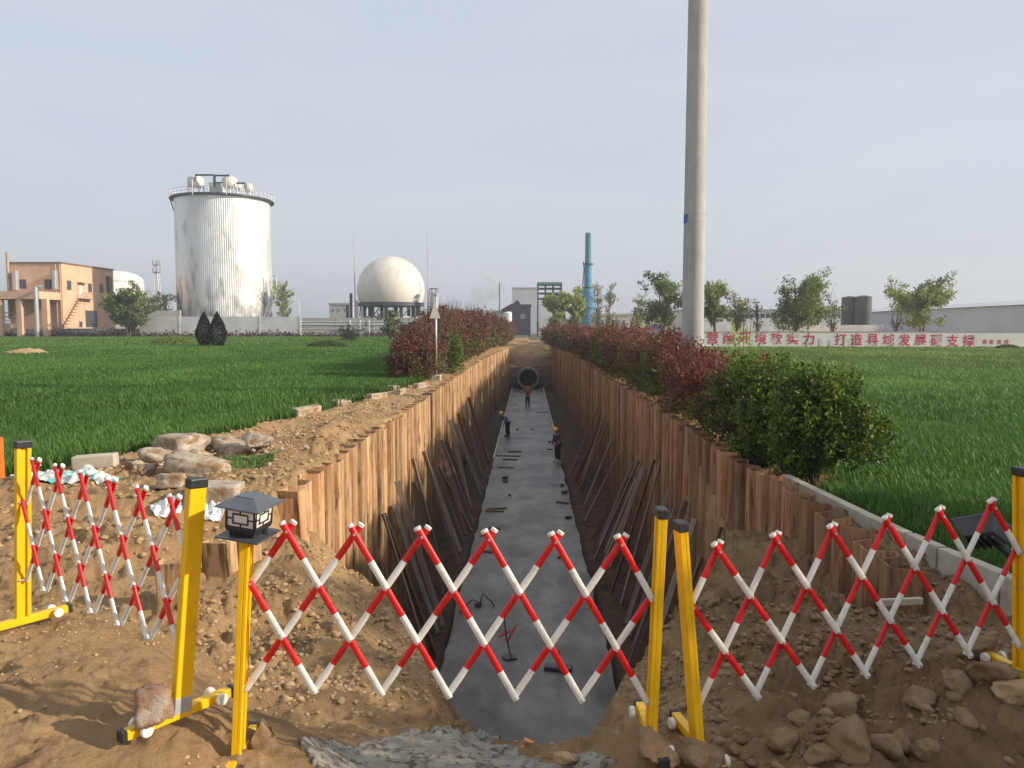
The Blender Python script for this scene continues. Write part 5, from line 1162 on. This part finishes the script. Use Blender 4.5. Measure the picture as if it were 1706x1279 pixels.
    g = MB(); g.tube([(fx(62, 147) - xb, -8, -.3), (fx(62, 147) - xb, -8, fz(477, 147)), (fx(70, 147) - xb, -7.6, fz(477, 147))], .38, 12); g.build('duct', M_steel, root)
    g = MB(); g.tube([(fx(15, 154) - xb, -.6, 4), (fx(15, 154) - xb, -.6, fz(417, 154))], .28, 10); g.build('flue', mat('flue_tan', (.5, .4, .27), (.35, .2, .14), .8, .7), root)
    for a in (97, 104, 19.5):
        g = MB(); g.tube([(fx(a, Y0) - xb, -.12, 0), (fx(a, Y0) - xb, -.12, top)], .09, 6); g.build('drainpipe', M_orange, root)
    # blue-framed strip window on the far right end
    g = MB(); g.box2((.03, yy(180), fz(500, Y0 + 19)), (.5, yy(186), fz(460, Y0 + 19))); g.build('window', M_glass, root)
    return root
orange_building()
def slab_wall(px0, px1, Y, ytop, m, label, name='boundary_wall', ybase=None, t=.25, cop=None):
    x0, x1 = fx(px0, Y), fx(px1, Y); r_ = empty(name, (x0, Y, 0), 0, label, 'wall'); n_ = max(1, int((x1 - x0) / 7)); tz = fz(ytop, Y)
    for k in range(n_):
        a = (x1 - x0) * k / n_; b = (x1 - x0) * (k + 1) / n_; g = MB(); g.box2((a + .02, 0, -.6), (b - .02, t, tz + random.uniform(-.02, .02))); g.build('wall_panel', m, r_)
        g = MB(); g.box2((b - .15, -.05, -.6), (b + .15, t + .05, tz + .08)); g.build('pier', m, r_)
    return r_
slab_wall(-60, 231, 153, 547, mat('dull_grey_wall', (.27, .26, .24), (.36, .34, .31), .5, .9, c3=(.2, .18, .16), s3=.4), 'low grey weathered wall in front of the orange building')
slab_wall(232, 500, 152, 527, M_white_far, 'whitewashed wall between the left field and the silver tank')
slab_wall(240, 300, 158, 517, mat('pale_grey', (.48, .47, .44), (.56, .55, .51), .5, .9), 'pale grey raised wall left of the silver tank, behind the whitewashed wall')
slab_wall(500, 745, 156, 529, M_greywall, 'grey concrete wall carrying pipes below the white dome')
# pipe rack between 500 and 745
pr_ = empty('pipe_run', (fx(500, 150), 150, 0), 0, 'horizontal pale pipes on short posts before the grey wall under the dome', 'pipes')
for py, rad in ((536, .13), (541, .22), (548, .10)):
    g = MB(); g.tube([(0, 0, fz(py, 150)), (fx(742, 150) - fx(500, 150), 0, fz(py, 150))], rad, 8); g.build('pipe', M_steel, pr_)
for px in (501, 583, 600, 615, 700, 728):
    g = MB(); xx = fx(px, 150) - fx(500, 150); g.box2((xx - .12, -.3, -.3), (xx + .12, .1, fz(533, 150))); g.build('support_post', M_white_far, pr_)
# silver tank
def tank():
    Y0 = 172.0; cx_ = fx(376.5, Y0); Rr = 74.5 / FPX * Y0 * 1.0; top = fz(321, Y0 - Rr) ; root = empty('silver_tank', (cx_, Y0, 0), 0, 'huge silver corrugated cylindrical tank with vessels on its roof', 'tank')
    nn_ = 720; g = MB(); g.lathe([(Rr, -.5), (Rr, top * .25), (Rr, top * .5), (Rr, top * .75), (Rr, top)], n=nn_, rmod=lambda k: 1 + (.0038 if (k % 5) < 2 else 0))
    m = bpy.data.materials.new('ribbed_aluminium'); m.use_nodes = True; nt = m.node_tree; N = nt.nodes; L = nt.links; b = N['Principled BSDF']
    b.inputs['Metallic'].default_value = .62; b.inputs['Roughness'].default_value = .42
    tc = N.new("ShaderNodeTexCoord")
    def nz(sc, s, d=6):
        mp = N.new("ShaderNodeMapping"); mp.inputs['Scale'].default_value = sc; L.new(tc.outputs['Object'], mp.inputs[0]); n = N.new("ShaderNodeTexNoise"); n.inputs['Scale'].default_value = s; n.inputs['Detail'].default_value = d; L.new(mp.outputs[0], n.inputs[0]); return n
    n1 = nz((1, 1, .35), .22, 8); cr = N.new("ShaderNodeValToRGB"); cr.color_ramp.elements[0].position = .35; cr.color_ramp.elements[0].color = (.62, .62, .60, 1); cr.color_ramp.elements[1].position = .65; cr.color_ramp.elements[1].color = (.84, .84, .81, 1)
    L.new(n1.outputs[0], cr.inputs[0])
    # darker patina growing towards the foot
    sp2 = N.new("ShaderNodeSeparateXYZ"); L.new(tc.outputs['Object'], sp2.inputs[0]); mr = N.new("ShaderNodeMapRange"); mr.inputs[1].default_value = 1; mr.inputs[2].default_value = 15; mr.inputs[3].default_value = .30; mr.inputs[4].default_value = .0; L.new(sp2.outputs[2], mr.inputs[0])
    n2 = nz((1.4, 1.4, .5), .35, 9); ad = N.new("ShaderNodeMath"); ad.operation = 'ADD'; L.new(n2.outputs[0], ad.inputs[0]); L.new(mr.outputs[0], ad.inputs[1])
    c2 = N.new("ShaderNodeValToRGB"); c2.color_ramp.elements[0].position = .58; c2.color_ramp.elements[1].position = .82; L.new(ad.outputs[0], c2.inputs[0])
    mx = N.new("ShaderNodeMix"); mx.data_type = 'RGBA'; L.new(c2.outputs[0], mx.inputs[0]); L.new(cr.outputs[0], mx.inputs[6]); mx.inputs[7].default_value = (.22, .23, .22, 1); L.new(mx.outputs[2], b.inputs['Base Color'])
    bp = N.new("ShaderNodeBump"); bp.inputs['Strength'].default_value = .35; bp.inputs['Distance'].default_value = .3; L.new(nz((1, 1, .6), .5, 5).outputs[0], bp.inputs['Height']); L.new(bp.outputs[0], b.inputs['Normal'])
    g.build('shell', m, root)
    g = MB(); g.lathe([(Rr + .05, top - .1), (Rr + .95, top), (Rr + .95, top + .3), (Rr - .5, top + .34)], n=96, caps=False); g.build('walkway', M_dgrey, root)
    g = MB(); g.lathe([(Rr - .3, top + .1), (Rr * .6, top + .9), (.5, top + 1.6), (.01, top + 1.6)], n=64, caps=False); g.build('roof_cone', M_greywall, root)
    g = MB(); nr_ = 48
    for k in range(nr_): a = 2 * math.pi * k / nr_; g.tube([((Rr + .9) * math.cos(a), (Rr + .9) * math.sin(a), top + .3), ((Rr + .9) * math.cos(a), (Rr + .9) * math.sin(a), top + 1.55)], .05, 4)
    for zz in (.9, 1.5):
        pts = [((Rr + .9) * math.cos(2 * math.pi * k / 64), (Rr + .9) * math.sin(2 * math.pi * k / 64), top + zz) for k in range(65)]; g.tube(pts, .05, 4)
    g.build('railing', M_steel, root)
    def vessel(px0, px1, y0, y1, Yv, leg=1):
        c = fx((px0 + px1) / 2, Yv) - cx_; w = (px1 - px0) / FPX * Yv / 2; zb, zt = fz(y1, Yv), fz(y0, Yv); v = MB(); v.lathe([(w * .9, zb), (w, zb + .3), (w, zt - .6), (w * .6, zt - .15), (.1, zt)], (c, Yv - Y0, 0), 24); o = v.build('vessel', mat('vessel_cream', (.60, .56, .50), (.68, .64, .58), 1, .55), root, smooth=True)
        l = MB()
        for s in (-1, 1):
            for s2 in (-1, 1): l.tube([(c + s * w * .7, Yv - Y0 + s2 * w * .7, top), (c + s * w * .7, Yv - Y0 + s2 * w * .7, zb + .4)], .12, 6)
        l.build('legs', M_steel, root)
    vessel(320, 346, 290, 309, Y0 - 4); vessel(377, 401, 291, 311, Y0 - 5); vessel(413, 427, 303, 317, Y0 - 2); vessel(399, 409, 303, 314, Y0 + 2)
    g = MB(); g.box2((fx(357, Y0 - 3) - cx_, -4, top + .5), (fx(376, Y0 - 3) - cx_, -1, fz(303, Y0 - 3))); g.build('pump_house', mat('pale_green_box', (.42, .48, .43), (.5, .55, .5), 1, .6), root)
    def pt(px, py, Yv): return (fx(px, Yv) - cx_, Yv - Y0, fz(py, Yv))
    g = MB(); Yv = Y0 - 6
    g.tube([pt(333, 296, Yv), pt(333, 289, Yv), pt(363, 289, Yv), pt(363, 310, Yv)], .22, 8); g.tube([pt(365, 310, Yv), pt(365, 290, Yv), pt(388, 290, Yv), pt(388, 296, Yv)], .22, 8); g.tube([pt(365, 302, Yv), pt(390, 302, Yv)], .15, 8); g.tube([pt(400, 303, Yv), pt(414, 303, Yv), pt(414, 312, Yv)], .2, 8)
    g.build('overhead_pipes', M_dgrey, root)
    for px in (327, 383):
        g = MB(); g.tube([pt(px, 322, Y0 - Rr - .9), pt(px, 296, Y0 - Rr - .9)], .1, 6); g.build('mast', M_steel, root)
    # stair on the right side
    st_ = MB(); Ys = Y0 - 3
    for a, b in (((440, 527), (452, 495)), ((446, 529), (458, 497))): st_.tube([pt(*a, Ys), pt(*b, Ys)], .16, 6)
    for k in range(12): t_ = k / 11; st_.tube([pt(440 + 12 * t_, 527 - 32 * t_, Ys), pt(446 + 12 * t_, 529 - 32 * t_, Ys)], .1, 5)
    for k in range(5): st_.tube([pt(455, 495 - k * 9, Ys), pt(462, 495 - k * 9, Ys)], .1, 5)
    for px in (455, 462): st_.tube([pt(px, 500, Ys), pt(px, 456, Ys)], .1, 5)
    st_.build('stair_tower', M_steel, root)
    g = MB(); g.tube([pt(289, 326, Y0 - 3), pt(296, 350, Y0 - 3)], .12, 6); g.build('bracket', M_dgrey, root)
tank()
# dome
def dome():
    Y0 = 170.0; cx_ = fx(652, Y0); Rr = 55.5 / FPX * Y0; zc = fz(483, Y0); zb = fz(504, Y0); root = empty('gas_dome', (cx_, Y0, 0), 0, 'big white spherical gas dome on a dark ring of columns', 'dome')
    prof = []
    a0 = math.asin((zb - zc) / Rr)
    for k in range(33): a = a0 + (math.pi / 2 - a0) * k / 32; prof.append((max(Rr * math.cos(a), .01), zc + Rr * math.sin(a)))
    g = MB(); g.lathe(prof, n=96, caps=False); g.build('membrane', mat('dome_cream', (.66, .62, .53), (.72, .69, .61), .25, .55, .05, 1, c3=(.55, .50, .41), s3=.4, p3=(.5, .75), stretch=(1, 1, .3)), root, smooth=True)
    g = MB(); r_ = prof[0][0]; g.lathe([(r_ * .8, zb - .9), (r_ + .5, zb - .8), (r_ + .5, zb - .02), (r_ * .9, zb)], n=64); g.build('ring_beam', M_dgrey, root)
    for k in range(12):
        a = 2 * math.pi * k / 12; g = MB(); g.box2((r_ * .9 * math.cos(a) - .35, r_ * .9 * math.sin(a) - .35, -.5), (r_ * .9 * math.cos(a) + .35, r_ * .9 * math.sin(a) + .35, zb - .85)); g.build('column', M_dgrey, root)
    g = MB(); g.lathe([(r_ * .93, -.5), (r_ * .93, fz(527, Y0))], n=48); g.build('plinth', M_greywall, root)
    for k in range(6): g = MB(); a = R(190 + k * 28); g.tube([(r_ * math.cos(a), r_ * math.sin(a), fz(527, Y0)), (r_ * math.cos(a + .25), r_ * math.sin(a + .25), zb - .9)], .12, 6); g.build('brace', M_dgrey, root)
    for px, yt, lab in ((592, 385, 'thin lightning mast left of the white dome'), (713.5, 385, 'thin lightning mast right of the white dome')):
        g = MB(); g.tube([(0, 0, 0), (0, 0, fz(480, Y0 - 3)), (0, 0, fz(yt, Y0 - 3))], [.22, .14, .05], 8); o = g.build('lightning_mast', M_steel, loc=(fx(px, Y0 - 3), Y0 - 3, 0)); tag(o, lab, 'mast')
    c = empty('duct_stack', (fx(590, 165), 165, 0), 0, 'cluster of dark vertical ducts at the left foot of the white dome', 'ducts')
    for dx_, t_ in ((-.6, 488), (0.6, 500), (1.8, 510), (-1.4, 508)): g = MB(); g.tube([(dx_, 0, 0), (dx_, 0, fz(t_, 165))], .32, 10); g.build('duct', M_steel if dx_ > 0 else M_dgrey, c)
    c = empty('vent_tank', (fx(723, 166), 166, 0), 0, 'small pale tank with a caged top right of the white dome', 'tank')
    g = MB(); g.lathe([(.95, 0), (.95, fz(489, 166)), (.6, fz(487, 166))], n=24); g.build('tank_body', M_steel, c, smooth=False)
    g = MB()
    for k in range(6): a = k * 1.047; g.tube([(.9 * math.cos(a), .9 * math.sin(a), fz(489, 166)), (.9 * math.cos(a), .9 * math.sin(a), fz(480, 166))], .06, 4)
    g.lathe([(.95, fz(480.8, 166)), (.95, fz(480, 166))], n=16); g.build('cage', M_dgrey, c)
dome()
# white gas-holder behind the orange building
g = MB(); Yb = 250; g.lathe([(46 / FPX * Yb * (1 - (k / 10) ** 2.2) ** .5 + .01, fz(470, Yb) + (fz(449, Yb) - fz(470, Yb)) * k / 10) for k in range(11)], n=48); g.lathe([(46 / FPX * Yb, 0), (46 / FPX * Yb, fz(470, Yb))], n=48)
o = g.build('white_gasholder', M_white_far, loc=(fx(192, Yb), Yb, 0), smooth=True); tag(o, 'pale domed storage hall behind the orange building', 'gasholder')
# telecom tower
def lattice_tower(px, ytop, Y, w, label, plats=(), name='telecom_tower', z0=0):
    tk = 1.0 if plats else .45
    c = fx(px, Y); zt = fz(ytop, Y); root = empty(name, (c, Y, 0), 0, label, 'tower'); g = MB(); lv = 14
    cor = lambda t: w * (1 - .82 * t)
    for sx in (-1, 1):
        for sy in (-1, 1): g.tube([(sx * cor(0), sy * cor(0), 0), (sx * cor(1), sy * cor(1), zt)], .14 * tk, 4)
    for k in range(lv):
        t0, t1 = k / lv, (k + 1) / lv
        for s in (-1, 1):
            g.tube([(-cor(t0), s * cor(t0), zt * t0), (cor(t1), s * cor(t1), zt * t1)], .08 * tk, 3); g.tube([(cor(t0), s * cor(t0), zt * t0), (-cor(t1), s * cor(t1), zt * t1)], .08 * tk, 3)
    g.build('mast_frame', M_steel, root)
    for py in plats:
        z = fz(py, Y); p_ = MB(); p_.lathe([(1.3, z), (1.4, z + .3)], n=12)
        for k in range(6): a = k * 1.047; p_.box2((1.4 * math.cos(a) - .16, 1.4 * math.sin(a) - .16, z), (1.4 * math.cos(a) + .16, 1.4 * math.sin(a) + .16, z + 2))
        p_.build('antenna_platform', M_steel, root)
    return root
lattice_tower(264, 434, 290, 1.6, 'lattice telecom tower between the orange building and the silver tank', (441, 453))
lattice_tower(291, 493, 420, 1.5, 'small distant power pylon left of the silver tank', (), 'power_pylon'); lattice_tower(498, 500, 420, 1.5, 'small distant power pylon right of the silver tank', (), 'power_pylon')
# far boxes
def simple_building(px0, px1, ytop, Y, dep, m, label, name, wins=(), roofm=None, cat='building', roofh=.5):
    x0, x1 = fx(px0, Y), fx(px1, Y); root = empty(name, (x0, Y, 0), 0, label, cat); zt = fz(ytop, Y); g = MB(); g.box2((0, 0, -.5), (x1 - x0, dep, zt)); g.build('wall', m, root)
    g = MB(); g.box2((-.2, -.2, zt), (x1 - x0 + .2, dep + .2, zt + roofh)); g.build('roof', roofm or m, root)
    windows(root, [(fx(a, Y) - x0, fx(b, Y) - x0, fz(c, Y), fz(d, Y)) for a, b, c, d in wins]); return root
M_mist = mat('far_grey', (.40, .43, .46), (.46, .49, .52), .1, .9); M_navy = mat('black_cladding', (.030, .034, .050), (.045, .05, .07), .5, .6)
simple_building(549, 584, 507, 230, 10, M_greywall, 'small grey building with rooftop rails left of the white dome', 'grey_building', [(553, 558, 520, 513), (563, 568, 520, 513), (573, 578, 520, 513)])
simple_building(812, 852, 520, 215, 12, M_white_far, 'low white shed behind the left hedge', 'white_shed', roofm=M_greywall)
simple_building(853, 894, 480, 330, 20, mat('pale_cladding', (.47, .49, .51), (.53, .55, .57), .1, .8), 'large pale square factory block in the haze', 'pale_factory')
bb = simple_building(866, 884, 510, 200, 12, M_navy, 'black gabled factory building at the end of the trench path', 'black_factory', [(868, 874, 530, 524)])
bb2 = MB(); x0 = fx(853, 200); bx0 = fx(866, 200)
bb2.add([(x0 - bx0, -.1, -.5), (.3, -.1, -.5), (.3, -.1, fz(507, 200)), (fx(862, 200) - bx0, -.1, fz(499, 200)), (x0 - bx0, -.1, fz(507, 200)), (x0 - bx0, 9, -.5), (.3, 9, -.5), (.3, 9, fz(507, 200)), (fx(862, 200) - bx0, 9, fz(499, 200)), (x0 - bx0, 9, fz(507, 200))], [(0, 1, 2, 3, 4), (9, 8, 7, 6, 5), (0, 4, 9, 5), (4, 3, 8, 9), (3, 2, 7, 8), (2, 1, 6, 7)])
bb2.build('gable_wing', M_navy, bb)
b3 = MB(); b3.add([(fx(834, 212) - bx0, 12, fz(516, 212)), (fx(853, 212) - bx0, 12, fz(516, 212)), (fx(853, 212) - bx0, 12, fz(505, 212)), (fx(834, 212) - bx0, 22, fz(516, 212)), (fx(853, 212) - bx0, 22, fz(516, 212)), (fx(853, 212) - bx0, 22, fz(505, 212))], [(0, 1, 2), (5, 4, 3), (0, 2, 5, 3), (0, 3, 4, 1), (1, 4, 5, 2)]); b3.build('lean_to_roof', M_navy, bb)
g = MB(); g.tube([(0, 0, 0), (0, 0, fz(470, 240))], .16, 8); tag(g.build('thin_flue', M_dgrey, loc=(fx(832, 240), 240, 0)), 'thin dark flue pipe above the low white shed', 'flue')
g = MB(); g.lathe([(1.0, 0), (1.0, fz(521, 190)), (.6, fz(519, 190))], n=20); tag(g.build('white_silo', M_white_far, loc=(fx(846, 190), 190, 0), smooth=False), 'short white silo left of the black factory', 'silo')
# steel tower with green roof
Y0 = 215; x0 = fx(896, Y0); x1 = fx(935, Y0); root = empty('steel_tower', (x0, Y0, 0), 0, 'open steel plant tower with green roof at the end of the trench', 'plant tower'); W = x1 - x0
g = MB(); g.box2((-.2, -.2, fz(474, Y0)), (W + .2, 7, fz(470, Y0))); g.build('roof', mat('green_roof', (.05, .19, .15), (.07, .23, .18), 1, .6), root)
for fx_ in (0, .33, .66, 1):
    for yy_ in (0, 6): g = MB(); g.box2((W * fx_ - .18, yy_ - .18, -.3), (W * fx_ + .18, yy_ + .18, fz(474, Y0))); g.build('column', M_dgrey, root)
for py in (481, 489, 498): g = MB(); g.box2((-.1, 0, fz(py, Y0)), (W, 6.2, fz(py, Y0) + .35)); g.build('deck', M_dgrey, root)
g = MB(); g.box2((W * .4, .4, fz(498, Y0)), (W * .95, 5.5, fz(490, Y0))); g.build('plant_box', mat('blue_box', (.06, .16, .24), (.08, .2, .28), 1, .6), root)
g = MB(); g.box2((W * .05, -.6, -.3), (W * .62, 5, fz(501, Y0))); g.build('white_panel_block', M_white_far, root)
windows(root, [(W * .15 + k * W * .15, W * .25 + k * W * .15, fz(520, Y0), fz(512, Y0)) for k in range(3)], y=-.7)
# teal chimney
Y0 = 230; k_ = Y0 / FPX; root = empty('teal_chimney', (fx(979, Y0), Y0, 0), 0, 'tall teal stepped chimney with ring platforms', 'chimney')
M_teal2 = mat('teal_paint', (.03, .18, .33), (.04, .22, .39), .8, .55, .05, 5, c3=(.05, .20, .24), s3=.5, p3=(.5, .7))
g = MB(); g.lathe([(11 * k_, 0), (11 * k_, fz(486, Y0)), (10 * k_, fz(482, Y0)), (6.4 * k_, fz(478, Y0)), (5.6 * k_, fz(440, Y0))], n=32); g.build('lower_stack', M_teal2, root)
g = MB(); g.lathe([(5.2 * k_, fz(440, Y0)), (4.8 * k_, fz(388, Y0))], n=24); g.build('upper_stack', mat('teal_paint2', (.03, .17, .20), (.04, .20, .235), .8, .6), root)
for py, r_ in ((440.5, 8.5), (479.5, 9.5), (514, 12)): g = MB(); g.lathe([(r_ * k_, fz(py, Y0) - .12), (r_ * k_, fz(py, Y0) + .25)], n=24); g.build('platform', M_dgrey, root)
g = MB(); g.tube([(-9 * k_, 0, 0), (-10.5 * k_, 0, fz(500, Y0)), (-6.5 * k_, 0, fz(450, Y0)), (-7.5 * k_, 0, fz(436, Y0))], .16, 6); g.build('ladder', M_dgrey, root)
simple_building(990, 1014, 527, 236, 8, M_teal2, 'low teal steel annex at the foot of the teal chimney', 'teal_annex', cat='annex', roofh=.2)
# beige row
simple_building(988, 1050, 525, 200, 10, mat('beige_wall', (.55, .49, .38), (.6, .54, .43), .5, .85), 'low beige building behind the poplars', 'beige_building', [(992 + k * 9, 997 + k * 9, 541, 532) for k in range(6)])
simple_building(1052, 1130, 524, 205, 10, mat('cream_wall', (.6, .55, .46), (.66, .61, .52), .5, .85), 'low cream building behind the small dark spruce', 'cream_building', [(1066 + k * 9, 1071 + k * 9, 538, 530) for k in range(7)], roofm=mat('blue_roof', (.25, .33, .42), (.3, .38, .46), .5, .7))
simple_building(1040, 1087, 546, 94, 2.4, mat('red_panel', (.42, .10, .06), (.5, .13, .08), .5, .7), 'low red container roof showing above the slogan wall, left of the pole', 'red_container', cat='container', roofh=.05)
simple_building(1090, 1100, 541, 110, 3, mat('blue_shed', (.07, .2, .4), (.09, .24, .45), .5, .7), 'small blue booth left of the utility pole', 'blue_booth', cat='booth', roofh=.1)
# right hand factory halls
M_hall = mat('hall_grey', (.42, .44, .46), (.50, .52, .54), .1, .7, c3=(.36, .38, .40), s3=.08)
Y0 = 185; x0 = fx(1140, Y0); x1 = fx(1500, Y0); root = empty('long_hall', (x0, Y0, 0), 0, 'long pale low factory hall with a dark window band behind the trees', 'factory hall')
zt = fz(517, Y0); g = MB(); g.box2((0, 0, -.5), (x1 - x0, 14, zt)); g.build('wall', M_white_far, root); g = MB(); g.box2((-.3, -.3, zt), (x1 - x0 + .3, 14.3, zt + .3)); g.build('roof', M_hall, root)
n_ = 40
for k in range(n_):
    a = (x1 - x0) * k / n_; w = MB(); w.box2((a + .15, -.08, fz(529, Y0)), (a + (x1 - x0) / n_ - .15, 0, fz(523, Y0))); w.build('window', M_glass, root)
Ya, Yb_ = 172.0, 128.0; A_ = (fx(1540, Ya), Ya); B_ = (fx(1540, Ya) + (fx(1760, Yb_) - fx(1540, Ya)) * 1.7, Ya + (Yb_ - Ya) * 1.7); root = empty('grey_hall', (A_[0], A_[1], 0), 0, 'long grey metal factory hall receding at the right edge', 'factory hall')
dv = Vector((B_[0] - A_[0], B_[1] - A_[1])); nv = Vector((-dv.y, dv.x)).normalized() * 18; nv = nv if nv.y > 0 else -nv
pts = [(0, 0), (dv.x, dv.y), (dv.x + nv.x, dv.y + nv.y), (nv.x, nv.y)]; ze = fz(522, Ya); zr = fz(515.5, 181.0)
g = MB(); g.prism(pts, -.5, ze); g.build('wall', mat('hall_wall', (.50, .52, .55), (.58, .60, .63), .15, .7), root)
dn = dv.normalized(); pn = Vector((nv.x, nv.y)).normalized(); L2 = dv.length
def rp(a, b, z): return (dn.x * a + pn.x * b, dn.y * a + pn.y * b, z)
g = MB(); g.add([rp(-.4, -.5, ze), rp(L2, -.5, ze), rp(L2, 9, zr), rp(-.4, 9, zr), rp(L2, 18.4, ze), rp(-.4, 18.4, ze)], [(0, 1, 2, 3), (3, 2, 4, 5), (0, 3, 5), (1, 4, 2), (0, 5, 4, 1)]); g.build('roof', M_hall, root)
g = MB(); g.add([rp(-.4, -.56, ze - .35), rp(L2, -.56, ze - .35), rp(L2, -.56, ze + .05), rp(-.4, -.56, ze + .05), rp(-.4, -.40, ze - .35), rp(L2, -.40, ze - .35), rp(L2, -.40, ze + .05), rp(-.4, -.40, ze + .05)], [(0, 1, 2, 3), (7, 6, 5, 4), (0, 4, 5, 1), (3, 2, 6, 7), (0, 3, 7, 4), (1, 5, 6, 2)]); g.build('gutter', M_dgrey, root)
for k in range(16):
    t0, t1 = k / 16, (k + .85) / 16; w = MB(); w.prism([(dv.x * t0 - pn.x * .05, dv.y * t0 - pn.y * .05), (dv.x * t1 - pn.x * .05, dv.y * t1 - pn.y * .05), (dv.x * t1 + pn.x * .05, dv.y * t1 + pn.y * .05), (dv.x * t0 + pn.x * .05, dv.y * t0 + pn.y * .05)], fz(528, Ya), fz(525, Ya)); w.build('window', M_glass, root)
def silo(px0, px1, ytop, ybot, Y, m, label, name='silo', n=28, rib=True):
    r_ = (px1 - px0) / 2 / FPX * Y; root = empty(name, (fx((px0 + px1) / 2, Y), Y, 0), 0, label, 'silo'); g = MB(); g.lathe([(r_, -.3), (r_, fz(ytop, Y))], n=n * 2, rmod=(lambda k: 1 - .012 * (k % 2)) if rib else None); g.build('silo_shell', m, root)
    g = MB(); g.lathe([(r_ * 1.02, fz(ytop, Y)), (r_ * 1.02, fz(ytop, Y) + .25), (r_ * .2, fz(ytop, Y) + .5)], n=n); g.build('lid', m, root); return root
M_siloD = mat('dark_silo', (.055, .052, .052), (.095, .088, .084), .3, .6)
silo(1402, 1427, 498, 541, 140, M_siloD, 'left half of the pair of dark round silos'); silo(1424, 1450, 497, 541, 138, M_siloD, 'right half of the pair of dark round silos')
silo(1494, 1520, 516, 530, 150, M_siloD, 'small dark tank left of the yellow-green tree', 'dark_tank')
silo(1633, 1651, 529, 546, 120, mat('blue_tank', (.05, .15, .30), (.07, .19, .36), .5, .6), 'blue round tank before the grey hall', 'blue_tank')
g = MB(); g.tube([(0, 0, 0), (0, 0, fz(480, 240))], 1.0, 14); tag(g.build('blue_stack', mat('blue_stack', (.05, .2, .38), (.07, .24, .42), .5, .6), loc=(fx(1552, 240), 240, 0)), 'blue stack top rising above the yellow-green tree', 'chimney')
slab_wall(1340, 1470, 135, 541, M_white_far, 'white inner wall below the pair of dark silos', 'inner_wall')
# low distant tree line
for (a, b, Y, h0, lab) in ((-150, 880, 520, 5.5, 'left'), (880, 1900, 520, 7.0, 'right')):
    n_ = 7000; x = rng.uniform(fx(a, Y), fx(b, Y), n_); hh = h0 * (.35 + fbm(x * .02, x * 0 + 3, 7)); z = rng.random(n_) * hh; y = Y + rng.normal(size=n_) * 5
    o = leaves('tree_line', np.stack([x, y, z], 1), rng.uniform(.8, 1.8, n_), rng.normal(size=(n_, 3)), np.array([.07, .085, .05])[None] * rng.uniform(.6, 1.3, (n_, 1)), M_farleaf); tag(o, 'far hazy tree line along the %s horizon' % lab, kind='stuff')
# steam plume
def plume(px, py0, py1, Y, w, label, dens):
    a, b = at(px, py1, Y), at(px + 30, py0, Y); me = MB(); n = 8; c0, c1 = a, b
    me.tube([c0, c0.lerp(c1, .35), c0.lerp(c1, .7), c1], [w * .35, w * .7, w, w * .9], 16); m = bpy.data.materials.new('steam'); m.use_nodes = True; nt = m.node_tree; nt.nodes.clear(); N = nt.nodes; L = nt.links
    out = N.new("ShaderNodeOutputMaterial"); v = N.new("ShaderNodeVolumePrincipled"); v.inputs['Color'].default_value = (.95, .95, .95, 1); v.inputs['Anisotropy'].default_value = .2
    tc = N.new("ShaderNodeTexCoord"); nz = N.new("ShaderNodeTexNoise"); nz.inputs['Scale'].default_value = .16; nz.inputs['Detail'].default_value = 4; L.new(tc.outputs['Object'], nz.inputs[0])
    mr = N.new("ShaderNodeMapRange"); mr.inputs[1].default_value = .48; mr.inputs[2].default_value = .75; mr.inputs[3].default_value = 0; mr.inputs[4].default_value = dens; L.new(nz.outputs[0], mr.inputs[0]); L.new(mr.outputs[0], v.inputs['Density']); L.new(v.outputs[0], out.inputs['Volume'])
    o = me.build('steam_plume', m); return tag(o, label, kind='stuff')
plume(790, 462, 530, 300, 7, 'faint white steam plume drifting above the left hedge', .20)
# three trees added out of view on the right to shade the right foreground
tree((10.6, 4.8, 0), 4.4, 5.6, 9000, .12, (.05, .09, .025), 'dense broadleaf tree added out of view on the right to shade the foreground', fork=4, crown0=.12, trunk=.22, branches=40, seed=3)
tree((10.9, 1.8, 0), 4.1, 5.2, 8000, .12, (.05, .09, .025), 'second added shade tree out of view, nearest the camera on the right', fork=4, crown0=.1, trunk=.22, branches=40, seed=8)
tree((11.4, 7.4, 0), 4.6, 4.2, 8000, .12, (.05, .09, .025), 'third added shade tree out of view, at the wheat corner on the right', fork=4, crown0=.1, trunk=.22, branches=40, seed=9)
# haze
hz = MB(); hz.box2((-5200, -320, -6.2), (5200, 5200, 62)); hm = bpy.data.materials.new('haze'); hm.use_nodes = True; nt = hm.node_tree; nt.nodes.clear()
o_ = nt.nodes.new("ShaderNodeOutputMaterial"); v = nt.nodes.new("ShaderNodeVolumePrincipled"); v.inputs['Color'].default_value = (.86, .92, 1.0, 1); v.inputs['Density'].default_value = .00065; v.inputs['Anisotropy'].default_value = .3
nt.links.new(v.outputs[0], o_.inputs['Volume']); tag(hz.build('haze', hm), 'thin pale haze filling the air', kind='stuff')
